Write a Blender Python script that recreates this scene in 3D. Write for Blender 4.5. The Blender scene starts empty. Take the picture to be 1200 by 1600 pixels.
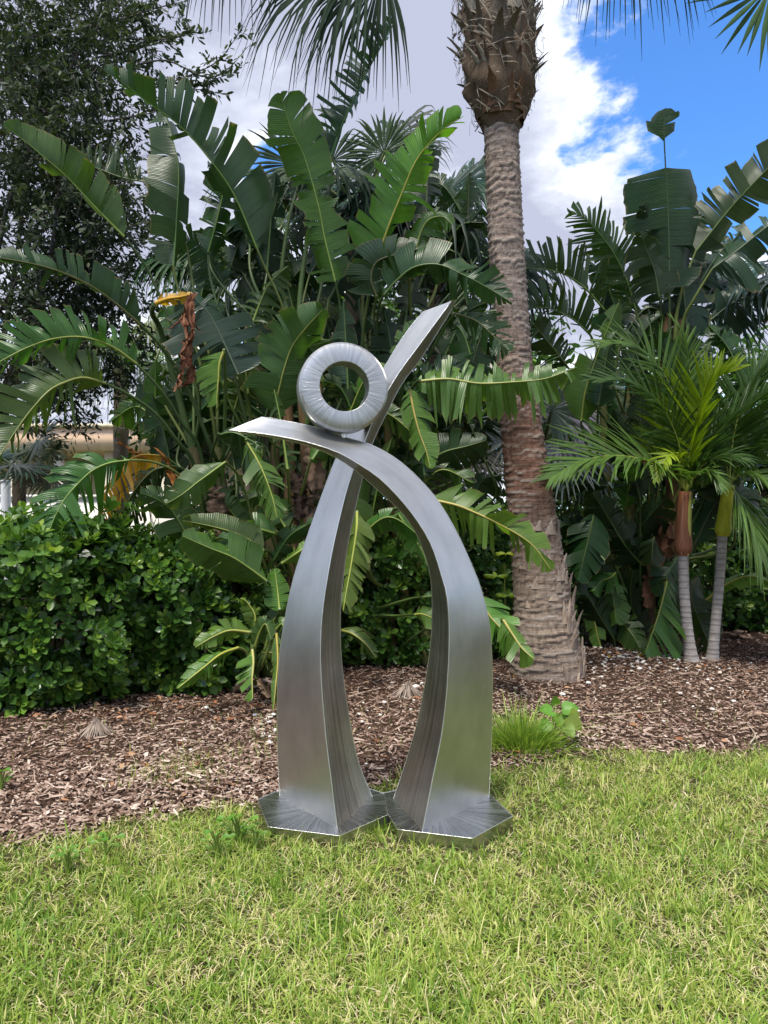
import bpy, math, random
import numpy as np
from mathutils import Vector, Matrix
random.seed(7)
RNG = np.random.default_rng(7)
SC = bpy.context.scene
COL = SC.collection

# ------------------------------------------------------------------ camera, sky, sun, exposure
CAMZ, FPX = 1.5, 1202.0
cam = bpy.data.cameras.new('camera')
cam.sensor_fit = 'VERTICAL'
cam.sensor_height = 36.0
cam.lens = 36.0 * FPX / 1600.0
cam.clip_start = 0.05
cam.clip_end = 2000
cam_o = bpy.data.objects.new('camera', cam)
cam_o.location = (0, 0, CAMZ)
cam_o.rotation_euler = (math.radians(90), 0, 0)
COL.objects.link(cam_o)
SC.camera = cam_o

SUN_EL, SUN_AZ = 66.0, 205.0      # azimuth clockwise from +Y; behind the camera, to its left
SUN_STRENGTH, SUN_ANGLE, SKY_STRENGTH, EXPOSURE = 3.3, 16.0, 0.15, 0.80
world = bpy.data.worlds.new('World')
SC.world = world
world.use_nodes = True
wn, wl = world.node_tree.nodes, world.node_tree.links
wn.clear()


def wnode(t, **kw):
    n = wn.new(t)
    for k, v in kw.items():
        setattr(n, k, v)
    return n


def wmath(op, a, b=None, clamp=False):
    n = wn.new('ShaderNodeMath'); n.operation = op; n.use_clamp = clamp
    for i, v in enumerate((a, b)):
        if v is None:
            continue
        if isinstance(v, (int, float)):
            n.inputs[i].default_value = v
        else:
            wl.new(v, n.inputs[i])
    return n.outputs[0]


sky = wnode('ShaderNodeTexSky', sky_type='NISHITA', sun_disc=False)
sky.sun_elevation = math.radians(SUN_EL)
sky.sun_rotation = math.radians(SUN_AZ)
sky.air_density = 1.0
sky.dust_density = 0.3
sky.ozone_density = 2.5
tc = wnode('ShaderNodeTexCoord')
sep = wnode('ShaderNodeSeparateXYZ'); wl.new(tc.outputs['Generated'], sep.inputs[0])
den = wmath('ADD', wmath('MAXIMUM', sep.outputs[2], 0.0), 0.22)
cmb = wnode('ShaderNodeCombineXYZ')
wl.new(wmath('DIVIDE', sep.outputs[0], den), cmb.inputs[0])
wl.new(wmath('DIVIDE', sep.outputs[1], den), cmb.inputs[1])
n1 = wnode('ShaderNodeTexNoise'); n1.inputs['Scale'].default_value = 1.7; n1.inputs['Detail'].default_value = 10; n1.inputs['Roughness'].default_value = 0.60; n1.inputs['Distortion'].default_value = 0.15
mp = wnode('ShaderNodeMapping'); mp.inputs['Location'].default_value = (3.1, 1.7, 0.4)
wl.new(cmb.outputs[0], mp.inputs[0]); wl.new(mp.outputs[0], n1.inputs['Vector'])


def skydir(px, py):
    v = Vector((px - 600, FPX, 800 - py)); v.normalize(); return v


def lobe(px, py, c0, c1):
    d = skydir(px, py)
    dn = wnode('ShaderNodeVectorMath', operation='DOT_PRODUCT')
    nv = wnode('ShaderNodeVectorMath', operation='NORMALIZE')
    wl.new(tc.outputs['Generated'], nv.inputs[0]); wl.new(nv.outputs[0], dn.inputs[0]); dn.inputs[1].default_value = d
    mr = wnode('ShaderNodeMapRange', interpolation_type='SMOOTHSTEP')
    mr.inputs['From Min'].default_value = math.cos(math.radians(c1)); mr.inputs['From Max'].default_value = math.cos(math.radians(c0))
    wl.new(dn.outputs['Value'], mr.inputs['Value'])
    return mr.outputs[0]


# the openings between the clouds
gap = wmath('MAXIMUM', lobe(1125, 90, 0, 16), wmath('MULTIPLY', lobe(945, 175, 0, 8), 0.75))
puff = wmath('MAXIMUM', wmath('MULTIPLY', lobe(895, 325, 0, 12), 1.25), wmath('MULTIPLY', lobe(1110, 350, 0, 11), 1.15))
puff = wmath('MAXIMUM', puff, wmath('MULTIPLY', lobe(420, 90, 6, 30), 0.75))
gap = wmath('MAXIMUM', gap, wmath('MULTIPLY', lobe(440, 285, 0.5, 4), 0.8))
cov = wmath('ADD', wmath('MULTIPLY', wmath('SUBTRACT', n1.outputs['Fac'], 0.5), 1.9), 0.575)
cov = wmath('ADD', wmath('SUBTRACT', cov, wmath('MULTIPLY', gap, 0.52)), wmath('MULTIPLY', puff, 0.40))
ms = wnode('ShaderNodeMapRange', interpolation_type='SMOOTHSTEP')
ms.inputs['From Min'].default_value = 0.40; ms.inputs['From Max'].default_value = 0.54
wl.new(cov, ms.inputs['Value'])
# cloud body: thick parts greyer, thin rims white
n2 = wnode('ShaderNodeTexNoise'); n2.inputs['Scale'].default_value = 2.6; n2.inputs['Detail'].default_value = 8; n2.inputs['Roughness'].default_value = 0.6
wl.new(mp.outputs[0], n2.inputs['Vector'])
thick = wmath('ADD', wmath('MULTIPLY', wmath('SUBTRACT', cov, 0.5), 1.7), wmath('MULTIPLY', wmath('SUBTRACT', n2.outputs['Fac'], 0.5), 2.2))
cr = wnode('ShaderNodeValToRGB')
wl.new(thick, cr.inputs[0])
cr.color_ramp.elements[0].position = 0.0; cr.color_ramp.elements[0].color = (4.9, 5.05, 5.3, 1)
cr.color_ramp.elements[1].position = 0.62; cr.color_ramp.elements[1].color = (2.2, 2.35, 3.0, 1)
e = cr.color_ramp.elements.new(0.25); e.color = (3.3, 3.5, 4.1, 1)
blue = wnode('ShaderNodeMix', data_type='RGBA', blend_type='MULTIPLY'); blue.inputs[0].default_value = 1.0
wl.new(sky.outputs[0], blue.inputs[6]); blue.inputs[7].default_value = (0.42, 0.74, 1.10, 1)
mixc = wnode('ShaderNodeMix', data_type='RGBA')
wl.new(ms.outputs[0], mixc.inputs[0]); wl.new(blue.outputs[2], mixc.inputs[6]); wl.new(cr.outputs[0], mixc.inputs[7])
bg = wnode('ShaderNodeBackground'); bg.inputs[1].default_value = SKY_STRENGTH
wl.new(mixc.outputs[2], bg.inputs[0])
wo = wnode('ShaderNodeOutputWorld'); wl.new(bg.outputs[0], wo.inputs[0])

sun = bpy.data.lights.new('sun', 'SUN')
sun.energy = SUN_STRENGTH; sun.angle = math.radians(SUN_ANGLE); sun.color = (1.0, 0.94, 0.82)
sun_o = bpy.data.objects.new('sun', sun); COL.objects.link(sun_o)
_a, _e = math.radians(SUN_AZ), math.radians(SUN_EL)
to_sun = Vector((math.sin(_a) * math.cos(_e), math.cos(_a) * math.cos(_e), math.sin(_e)))
sun_o.rotation_euler = to_sun.to_track_quat('Z', 'Y').to_euler()
sun_o.location = to_sun * 50

vs = SC.view_settings
vs.view_transform = 'Standard'; vs.look = 'None'; vs.exposure = EXPOSURE; vs.gamma = 1.0; vs.use_curve_mapping = False
SC.render.engine = 'CYCLES'
SC.cycles.max_bounces = 6; SC.cycles.transparent_max_bounces = 4; SC.cycles.diffuse_bounces = 3; SC.cycles.glossy_bounces = 3; SC.cycles.transmission_bounces = 4
SC.cycles.use_denoising = True


# ------------------------------------------------------------------ helpers
def P(px, py, Y):
    """photo pixel (1200 x 1600) at distance Y -> world"""
    return Vector(((px - 600) * Y / FPX, Y, CAMZ - (py - 800) * Y / FPX))


def G(px, py, z=0.0):
    """photo pixel lying on the ground"""
    Y = (CAMZ - z) * FPX / (py - 800)
    return Vector(((px - 600) * Y / FPX, Y, z))


def tag(o, label=None, cat=None, group=None, kind=None):
    if label: o['label'] = label
    if cat: o['category'] = cat
    if group: o['group'] = group
    if kind: o['kind'] = kind
    return o


def thing(name, label, cat, loc=(0, 0, 0), group=None):
    o = bpy.data.objects.new(name, None); COL.objects.link(o)
    o.location = loc; o.empty_display_size = 0.1
    return tag(o, label, cat, group)


def link(name, me, parent=None, color=None):
    o = bpy.data.objects.new(name, me); COL.objects.link(o)
    if parent is not None:
        o.parent = parent
        org = ORIGIN.get(parent.name)
        if org is not None:
            o.location = -org
    if color is not None:
        o.color = (*color, 1)
    return o


ORIGIN = {}      # world origin of an Empty, so that children may be built in world coordinates


def thing_at(name, label, cat, loc, group=None):
    t = thing(name, label, cat, loc, group)
    ORIGIN[t.name] = Vector(loc)
    return t


def sub(name, me, parent, color=None):
    """a sub-part of a part whose own offset is already applied"""
    o = bpy.data.objects.new(name, me); COL.objects.link(o); o.parent = parent
    if color is not None: o.color = (*color, 1)
    return o


def mesh_np(name, V, F, mat=None, smooth=True, tint=None, uv=None, mats=None, midx=None):
    """V (n,3); F (m,k) uniform polygons or list of such arrays"""
    V = np.asarray(V, dtype=np.float32).reshape(-1, 3)
    Fs = F if isinstance(F, list) else [F]
    Fs = [np.asarray(f, dtype=np.int32) for f in Fs if len(f)]
    me = bpy.data.meshes.new(name)
    loops = np.concatenate([f.ravel() for f in Fs])
    tot = np.concatenate([np.full(len(f), f.shape[1], np.int32) for f in Fs])
    start = np.concatenate([[0], np.cumsum(tot)[:-1]]).astype(np.int32)
    me.vertices.add(len(V)); me.vertices.foreach_set('co', V.ravel())
    me.loops.add(len(loops)); me.loops.foreach_set('vertex_index', loops)
    me.polygons.add(len(tot)); me.polygons.foreach_set('loop_start', start); me.polygons.foreach_set('loop_total', tot)
    if midx is not None:
        me.polygons.foreach_set('material_index', np.asarray(midx, np.int32))
    if smooth:
        me.polygons.foreach_set('use_smooth', np.ones(len(tot), bool))
    if tint is not None:
        a = me.attributes.new('tint', 'FLOAT', 'POINT'); a.data.foreach_set('value', np.asarray(tint, np.float32))
    if uv is not None:
        uvl = me.uv_layers.new(name='UVMap')
        uvl.data.foreach_set('uv', np.asarray(uv, np.float32)[loops].ravel())
    for m in (mats or ([mat] if mat else [])):
        me.materials.append(m)
    me.update(calc_edges=True)
    me.validate()
    return me


class MB:
    """collects grids / tubes / polys into one mesh"""
    def __init__(s): s.v = []; s.q = []; s.t = []; s.uv = []; s.tint = []; s.n = 0

    def add(s, V, quads=(), tris=(), uv=None, tint=0.5):
        V = np.asarray(V, float).reshape(-1, 3); k = len(V)
        s.v.append(V); s.uv.append(np.zeros((k, 2)) if uv is None else np.asarray(uv, float).reshape(-1, 2))
        s.tint.append(np.full(k, tint) if np.isscalar(tint) else np.asarray(tint))
        if len(quads): s.q.append(np.asarray(quads) + s.n)
        if len(tris): s.t.append(np.asarray(tris) + s.n)
        s.n += k

    def grid(s, A, uv=None, tint=0.5, wrap=False):
        A = np.asarray(A, float); r, c = A.shape[:2]
        i, j = np.meshgrid(np.arange(r - 1), np.arange(c if wrap else c - 1), indexing='ij')
        j2 = (j + 1) % c
        q = np.stack([i * c + j, i * c + j2, (i + 1) * c + j2, (i + 1) * c + j], -1).reshape(-1, 4)
        s.add(A.reshape(-1, 3), q, uv=uv, tint=tint)

    def tube(s, pts, rad, n=8, cap=True, tint=0.5, flat=1.0, up=None, vlen=None):
        pts = [Vector(p) for p in pts]; m = len(pts)
        rad = [rad] * m if np.isscalar(rad) else rad
        rows, uvs = [], []
        t0 = (pts[1] - pts[0]).normalized()
        ref = Vector(up) if up is not None else (Vector((0, 1, 0)) if abs(t0.y) < 0.9 else Vector((1, 0, 0)))
        d = 0
        for i in range(m):
            T = (pts[min(i + 1, m - 1)] - pts[max(i - 1, 0)])
            if T.length < 1e-9: T = t0
            T.normalize()
            a = T.cross(ref)
            if a.length < 1e-5: a = T.cross(Vector((0.3, 0.2, 0.9)))
            a.normalize(); b = a.cross(T)
            if i: d += (pts[i] - pts[i - 1]).length
            rows.append([pts[i] + (a * math.cos(k * 2 * math.pi / n) + b * math.sin(k * 2 * math.pi / n) * flat) * rad[i] for k in range(n)])
            uvs.append([(k / n, d) for k in range(n)])
        s.grid(rows, uv=uvs, tint=tint, wrap=True)
        if cap:
            for row, rev in ((rows[0], True), (rows[-1], False)):
                c = sum(row, Vector()) / n
                base = s.n
                s.add([c] + row, tris=[(0, (k + 1) % n + 1, k + 1) if rev else (0, k + 1, (k + 1) % n + 1) for k in range(n)], tint=tint)

    def box(s, lo, hi, tint=0.5):
        x0, y0, z0 = lo; x1, y1, z1 = hi
        s.add([(x0, y0, z0), (x1, y0, z0), (x1, y1, z0), (x0, y1, z0), (x0, y0, z1), (x1, y0, z1), (x1, y1, z1), (x0, y1, z1)],
              [(0, 3, 2, 1), (4, 5, 6, 7), (0, 1, 5, 4), (1, 2, 6, 5), (2, 3, 7, 6), (3, 0, 4, 7)], tint=tint)

    def mesh(s, name, mat, smooth=True):
        F = []
        if s.q: F.append(np.concatenate(s.q))
        if s.t: F.append(np.concatenate(s.t))
        return mesh_np(name, np.concatenate(s.v), F, mat, smooth, tint=np.concatenate(s.tint), uv=np.concatenate(s.uv))


def scatter(name, TV, TF, M, mat, tint, smooth=True, jitter=None):
    """one mesh of many copies. TV (k,3), TF (m,p), M (n,3,4)"""
    n, k = len(M), len(TV)
    V = np.einsum('nij,kj->nki', M[:, :, :3], TV) + M[:, None, :, 3]
    F = (np.asarray(TF)[None] + (np.arange(n) * k)[:, None, None]).reshape(-1, np.asarray(TF).shape[1])
    return mesh_np(name, V.reshape(-1, 3), F, mat, smooth, tint=np.repeat(tint, k))


def frames(X, Z):
    """rotation matrices (n,3,3) with columns x (along), y, z (normal-ish)"""
    X = X / np.linalg.norm(X, axis=1, keepdims=True)
    Yv = np.cross(Z, X); Yv /= np.linalg.norm(Yv, axis=1, keepdims=True) + 1e-9
    Zv = np.cross(X, Yv)
    return np.stack([X, Yv, Zv], -1)


def xf(R, S, T):
    S = np.asarray(S)
    if S.ndim == 1: S = S[:, None].repeat(3, 1)
    return np.concatenate([R * S[:, None, :], T[:, :, None]], -1)


def spline(pts, n):
    """Catmull-Rom through pts (k,3), n samples evenly spaced"""
    p = np.asarray([tuple(q) for q in pts], float)
    if len(p) == 2: p = np.array([p[0], (p[0] + p[1]) / 2, p[1]])
    ext = np.vstack([2 * p[0] - p[1], p, 2 * p[-1] - p[-2]])
    out = []
    for i in range(1, len(ext) - 2):
        t = np.linspace(0, 1, 24, endpoint=False)[:, None]
        a, b, c, d = ext[i - 1], ext[i], ext[i + 1], ext[i + 2]
        out.append(0.5 * (2 * b + (c - a) * t + (2 * a - 5 * b + 4 * c - d) * t ** 2 + (3 * b - a - 3 * c + d) * t ** 3))
    out = np.vstack(out + [p[-1:]])
    L = np.concatenate([[0], np.cumsum(np.linalg.norm(np.diff(out, axis=0), axis=1))])
    s = np.linspace(0, L[-1], n)
    return np.stack([np.interp(s, L, out[:, k]) for k in range(3)], -1), L[-1]


# ------------------------------------------------------------------ materials
class NT:
    def __init__(s, name):
        s.m = bpy.data.materials.new(name); s.m.use_nodes = True
        s.n, s.l = s.m.node_tree.nodes, s.m.node_tree.links
        s.n.clear(); s.out = s.n.new('ShaderNodeOutputMaterial')

    def new(s, t, **kw):
        n = s.n.new(t)
        for k, v in kw.items(): setattr(n, k, v)
        return n

    def set(s, node, **kw):
        for k, v in kw.items():
            inp = node.inputs[k.replace('_', ' ')]
            if hasattr(v, 'is_output') or isinstance(v, bpy.types.NodeSocket): s.l.new(v, inp)
            else: inp.default_value = v
        return node

    def math(s, op, a, b=None, c=None, clamp=False):
        n = s.new('ShaderNodeMath', operation=op, use_clamp=clamp)
        for i, v in enumerate((a, b, c)):
            if v is None: continue
            if isinstance(v, (int, float)): n.inputs[i].default_value = v
            else: s.l.new(v, n.inputs[i])
        return n.outputs[0]

    def noise(s, scale, detail=4, rough=0.55, vec=None, dist=0.0):
        n = s.new('ShaderNodeTexNoise'); n.inputs['Scale'].default_value = scale; n.inputs['Detail'].default_value = detail
        n.inputs['Roughness'].default_value = rough; n.inputs['Distortion'].default_value = dist
        if vec is not None: s.l.new(vec, n.inputs['Vector'])
        return n.outputs['Fac']

    def ramp(s, fac, stops):
        n = s.new('ShaderNodeValToRGB'); s.l.new(fac, n.inputs[0])
        el = n.color_ramp.elements
        while len(el) < len(stops): el.new(0.5)
        for e_, (p, c) in zip(el, stops): e_.position = p; e_.color = (*c, 1) if len(c) == 3 else c
        return n.outputs[0]

    def mix(s, fac, a, b, blend='MIX'):
        n = s.new('ShaderNodeMix', data_type='RGBA', blend_type=blend)
        for i, v in ((0, fac), (6, a), (7, b)):
            if isinstance(v, bpy.types.NodeSocket): s.l.new(v, n.inputs[i])
            elif i == 0: n.inputs[0].default_value = v
            else: n.inputs[i].default_value = (*v, 1)
        return n.outputs[2]

    def coord(s, which='Object', scale=None):
        t = s.new('ShaderNodeTexCoord'); o = t.outputs[which]
        if scale is not None:
            mp_ = s.new('ShaderNodeMapping'); mp_.inputs['Scale'].default_value = scale; s.l.new(o, mp_.inputs[0]); o = mp_.outputs[0]
        return o

    def attr(s, name='tint'):
        return s.new('ShaderNodeAttribute', attribute_name=name).outputs['Fac']

    def bump(s, h, strength=0.3, dist=0.01):
        b = s.new('ShaderNodeBump'); b.inputs['Strength'].default_value = strength; b.inputs['Distance'].default_value = dist
        s.l.new(h, b.inputs['Height']); return b.outputs[0]

    def done(s, shader): s.l.new(shader, s.out.inputs[0]); return s.m

    def principled(s, col, rough=0.6, metal=0.0, spec=0.5, normal=None):
        p = s.new('ShaderNodeBsdfPrincipled')
        for k, v in (('Base Color', col), ('Roughness', rough), ('Metallic', metal), ('Specular IOR Level', spec)):
            if isinstance(v, bpy.types.NodeSocket): s.l.new(v, p.inputs[k])
            elif k == 'Base Color': p.inputs[k].default_value = (*v, 1)
            else: p.inputs[k].default_value = v
        if normal is not None: s.l.new(normal, p.inputs['Normal'])
        return p.outputs[0]

    def leafmix(s, col, rough, spec, trans, tcol, normal=None):
        a = s.principled(col, rough, 0, spec, normal)
        t = s.new('ShaderNodeBsdfTranslucent'); s.l.new(tcol, t.inputs[0])
        m = s.new('ShaderNodeMixShader'); m.inputs[0].default_value = trans
        s.l.new(a, m.inputs[1]); s.l.new(t.outputs[0], m.inputs[2])
        return m.outputs[0]


def mat_paddle():
    """large torn leaves: colour comes from the object, veins from UV (u across, v along)"""
    k = NT('paddle_leaf')
    oi = k.new('ShaderNodeObjectInfo')
    uv = k.new('ShaderNodeUVMap', uv_map='UVMap').outputs[0]
    s = k.new('ShaderNodeSeparateXYZ'); k.l.new(uv, s.inputs[0])
    wav = k.math('SINE', k.math('MULTIPLY', s.outputs[1], 420.0))
    cmb_ = k.new('ShaderNodeCombineXYZ'); k.l.new(k.math('MULTIPLY', s.outputs[0], 0.6), cmb_.inputs[0]); k.l.new(k.math('MULTIPLY', s.outputs[1], 26.0), cmb_.inputs[1])
    streak = k.noise(1.0, 4, 0.6, cmb_.outputs[0])
    big = k.noise(5.0, 3, 0.5, k.coord('Object'))
    f = k.math('ADD', k.math('MULTIPLY', streak, 0.9), k.math('MULTIPLY', big, 0.55))
    f = k.math('ADD', f, k.math('MULTIPLY', wav, 0.03))
    br = k.math('ADD', k.math('MULTIPLY', f, 1.0), 0.28)
    cc = k.new('ShaderNodeCombineXYZ')
    for i in range(3): k.l.new(br, cc.inputs[i])
    col = k.mix(1.0, oi.outputs['Color'], cc.outputs[0], 'MULTIPLY')
    # dry, yellowed margins
    edge = k.math('MULTIPLY', k.math('SUBTRACT', k.math('ADD', s.outputs[0], k.math('MULTIPLY', k.math('SUBTRACT', streak, 0.5), 0.22)), 0.955), 22.0, clamp=True)
    col = k.mix(k.math('MULTIPLY', edge, 0.65), col, (0.20, 0.14, 0.06))
    spot = k.math('MULTIPLY', k.math('SUBTRACT', k.noise(11.0, 5, 0.7, k.coord('Object')), 0.66), 9.0, clamp=True)
    col = k.mix(k.math('MULTIPLY', spot, 0.5), col, (0.16, 0.12, 0.05))
    tcol = k.mix(1.0, col, (2.3, 2.4, 0.9), 'MULTIPLY')
    nrm = k.bump(k.math('ADD', k.math('MULTIPLY', wav, 0.5), k.math('MULTIPLY', streak, 4.0)), 0.30, 0.004)
    rough = k.math('ADD', 0.26, k.math('MULTIPLY', big, 0.22))
    return k.done(k.leafmix(col, rough, 0.45, 0.30, tcol, nrm))


def mat_simple_leaf(name, trans=0.25, rough=0.45, spec=0.4, tboost=(2.0, 2.2, 0.9), nscale=8.0):
    """leaf whose colour is the object's colour with noise"""
    k = NT(name)
    oi = k.new('ShaderNodeObjectInfo')
    nz = k.noise(nscale, 3, 0.55, k.coord('Object'))
    tn = k.attr()
    br = k.math('ADD', k.math('MULTIPLY', nz, 0.8), k.math('ADD', 0.2, k.math('MULTIPLY', tn, 0.8)))
    cc = k.new('ShaderNodeCombineXYZ')
    for i in range(3): k.l.new(br, cc.inputs[i])
    col = k.mix(1.0, oi.outputs['Color'], cc.outputs[0], 'MULTIPLY')
    tcol = k.mix(1.0, col, tboost, 'MULTIPLY')
    return k.done(k.leafmix(col, rough, spec, trans, tcol))


def mat_tint_leaf(name, stops, trans=0.25, rough=0.4, spec=0.45, tboost=(2.0, 2.1, 0.9)):
    k = NT(name)
    col = k.ramp(k.attr(), stops)
    tcol = k.mix(1.0, col, tboost, 'MULTIPLY')
    return k.done(k.leafmix(col, rough, spec, trans, tcol))


def mat_obj(name, rough=0.6, spec=0.3, nscale=20.0, amp=0.8, bump=0.2, stretch=(1, 1, 1)):
    k = NT(name)
    oi = k.new('ShaderNodeObjectInfo')
    nz = k.noise(nscale, 5, 0.6, k.coord('Object', stretch))
    br = k.math('ADD', k.math('MULTIPLY', nz, 2 * amp), 1 - amp)
    cc = k.new('ShaderNodeCombineXYZ')
    for i in range(3): k.l.new(br, cc.inputs[i])
    col = k.mix(1.0, oi.outputs['Color'], cc.outputs[0], 'MULTIPLY')
    return k.done(k.principled(col, rough, 0, spec, k.bump(nz, bump, 0.01)))


def mat_steel(name, base, lo, hi, uscale, vscale, bump, con=(0.80, 1.12)):
    """brushed stainless steel; strokes follow UV (fine across u, long along v)"""
    k = NT(name)
    uv = k.new('ShaderNodeUVMap', uv_map='UVMap').outputs[0]
    mp_ = k.new('ShaderNodeMapping'); mp_.inputs['Scale'].default_value = (uscale, vscale, 1); k.l.new(uv, mp_.inputs[0])
    st = k.noise(1.0, 6, 0.65, mp_.outputs[0], 0.15)
    mp2 = k.new('ShaderNodeMapping'); mp2.inputs['Scale'].default_value = (uscale * 7, vscale * 2.0, 1); k.l.new(uv, mp2.inputs[0])
    fine = k.noise(1.0, 3, 0.6, mp2.outputs[0])
    cl = k.noise(3.2, 4, 0.6, k.coord('Object'))
    rough = k.math('ADD', lo, k.math('MULTIPLY', k.math('ADD', k.math('MULTIPLY', st, 0.6), k.math('MULTIPLY', cl, 0.4)), hi - lo))
    col = k.ramp(k.math('ADD', k.math('MULTIPLY', st, 0.6), k.math('MULTIPLY', cl, 0.4)), [(0.28, tuple(c * con[0] for c in base)), (0.72, tuple(min(1, c * con[1]) for c in base))])
    h = k.math('ADD', k.math('MULTIPLY', st, 1.0), k.math('MULTIPLY', fine, 0.25))
    return k.done(k.principled(col, rough, 1.0, 0.5, k.bump(h, bump, 0.004)))


M_PADDLE = mat_paddle()
M_FAN = mat_simple_leaf('fan_leaf', 0.15, 0.5, 0.22)
M_CROWN = mat_simple_leaf('crown_leaf', 0.12, 0.75, 0.06)
M_FEATHER = mat_simple_leaf('feather_leaf', 0.30, 0.38, 0.45)
M_WEED = mat_simple_leaf('weed_leaf', 0.35, 0.45, 0.35)
M_RIB = mat_obj('midrib', 0.4, 0.4, 9.0, 0.35, 0.05)
M_STEM = mat_obj('fibrous_stem', 0.8, 0.15, 16.0, 0.75, 0.6, (3, 3, 0.35))
M_DRY = mat_obj('dry_leaf', 0.8, 0.15, 12.0, 0.6, 0.5)
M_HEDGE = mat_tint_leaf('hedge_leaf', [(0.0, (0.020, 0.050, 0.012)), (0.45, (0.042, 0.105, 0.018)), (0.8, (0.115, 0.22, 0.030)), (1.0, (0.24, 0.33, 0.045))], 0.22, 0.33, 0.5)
M_HLEAF = mat_simple_leaf('hedge_leaf_large', 0.22, 0.30, 0.55)
M_OAK = mat_tint_leaf('oak_leaf', [(0.0, (0.020, 0.034, 0.017)), (0.6, (0.042, 0.062, 0.030)), (1.0, (0.09, 0.115, 0.06))], 0.2, 0.55, 0.25, (1.6, 1.8, 0.9))
M_BARK = mat_obj('bark', 0.9, 0.1, 14.0, 0.6, 0.6, (1, 1, 0.3))

# ------------------------------------------------------------------ ground
EX = np.array([-60, -4, -1.75, -1.24, -0.65, 0.0, 0.69, 1.41, 2.43, 5, 60.])
EY = np.array([1.0, 3.1, 3.50, 3.70, 4.02, 4.24, 4.60, 4.83, 4.87, 5.2, 8.0])


def edge_y(x):
    x = np.asarray(x, float)
    return np.interp(x, EX, EY) + 0.05 * np.sin(x * 5.1 + 1) + 0.03 * np.sin(x * 13.7)


def gz(x, y):
    """gentle unevenness of the ground"""
    x = np.asarray(x, float); y = np.asarray(y, float)
    w = np.clip((y - 4.6) / 1.5, 0, 1)
    return 0.012 * np.sin(x * 1.9 + 0.5) * np.sin(y * 1.3) + w * 0.03 * (np.sin(x * 1.1 + y * 0.9) * 0.5 + 0.5) - 0.006


def sheet(name, x0, x1, y0, y1, nx, ny, dz, mat):
    xs, ys = np.linspace(x0, x1, nx), np.linspace(y0, y1, ny)
    X, Yy = np.meshgrid(xs, ys)
    A = np.stack([X, Yy, gz(X, Yy) + dz], -1)
    b = MB(); b.grid(A); return b.mesh(name, mat)


k = NT('soil_and_thatch')
pos = k.coord('Object')
nz1, nz2, nz3 = k.noise(1.3, 5, 0.6, pos), k.noise(38, 6, 0.7, pos), k.noise(7, 4, 0.6, pos)
c1 = k.ramp(nz2, [(0.3, (0.025, 0.020, 0.010)), (0.5, (0.055, 0.055, 0.02)), (0.7, (0.13, 0.11, 0.05))])
c2 = k.ramp(nz3, [(0.3, (0.035, 0.042, 0.012)), (0.7, (0.09, 0.075, 0.035))])
M_LAWN = k.done(k.principled(k.mix(0.45, c1, c2), 0.95, 0, 0.1, k.bump(nz2, 0.8, 0.02)))
k = NT('mulch_soil')
pos = k.coord('Object')
nz1, nz2 = k.noise(60, 6, 0.7, pos), k.noise(2.2, 4, 0.6, pos)
c1 = k.ramp(nz1, [(0.3, (0.02, 0.012, 0.009)), (0.55, (0.08, 0.046, 0.030)), (0.75, (0.17, 0.115, 0.085))])
M_MULCH = k.done(k.principled(k.mix(k.math('MULTIPLY', nz2, 0.5), c1, (0.03, 0.022, 0.018)), 0.95, 0, 0.1, k.bump(nz1, 1.0, 0.02)))
k = NT('far_ground')
nz1 = k.noise(0.4, 5, 0.6, k.coord('Object'))
M_FAR = k.done(k.principled(k.ramp(nz1, [(0.3, (0.05, 0.08, 0.02)), (0.7, (0.12, 0.13, 0.05))]), 0.95, 0, 0.1))

b = MB()
ang = np.linspace(0, 2 * math.pi, 49)[:-1]
rows = [[(r * math.cos(a), 4 + r * math.sin(a), -0.10) for a in ang] for r in (0.5, 10, 40, 150, 600, 1500)]
b.grid(rows, wrap=True)
tag(link('ground', b.mesh('ground', M_FAR)), kind='structure')
tag(link('lawn', sheet('lawn', -14, 14, -14, 6.2, 120, 90, 0.0, M_LAWN)), kind='structure')
# mulch bed: follows the lawn's edge
xs = np.linspace(-12, 12, 160); vv = np.linspace(0, 1, 60)
X = np.repeat(xs[None], 60, 0); Yy = edge_y(X) + vv[:, None] * (13.5 - edge_y(X))
mulch_z = lambda x, y: gz(x, y) + 0.004 + 0.022 * np.clip((y - edge_y(x)) / 0.25, 0, 1)
b = MB(); b.grid(np.stack([X, Yy, mulch_z(X, Yy)], -1))
tag(link('mulch_bed', b.mesh('mulch_bed', M_MULCH)), kind='structure')


# ------------------------------------------------------------------ steel sculpture
ST_FRONT = mat_steel('steel_satin', (0.49, 0.49, 0.485), 0.28, 0.46, 1.8, 2.2, 0.02, (0.70, 1.2))
ST_INNER = mat_steel('steel_ground_shaded', (0.27, 0.26, 0.245), 0.22, 0.46, 18, 0.35, 1.0, (0.15, 2.3))  # coarse grinding streaks; base also darkened to stand in for dim reflections
ST_PLATE = mat_steel('steel_plate', (0.60, 0.60, 0.60), 0.17, 0.38, 1, 1, 1.0, (0.30, 1.6))
ST_RING = mat_steel('steel_radial', (0.52, 0.51, 0.495), 0.26, 0.46, 34, 1.2, 0.7, (0.62, 1.3))
ST_SEAM = mat_steel('steel_weld', (0.85, 0.84, 0.80), 0.25, 0.4, 40, 40, 0.2)


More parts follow.
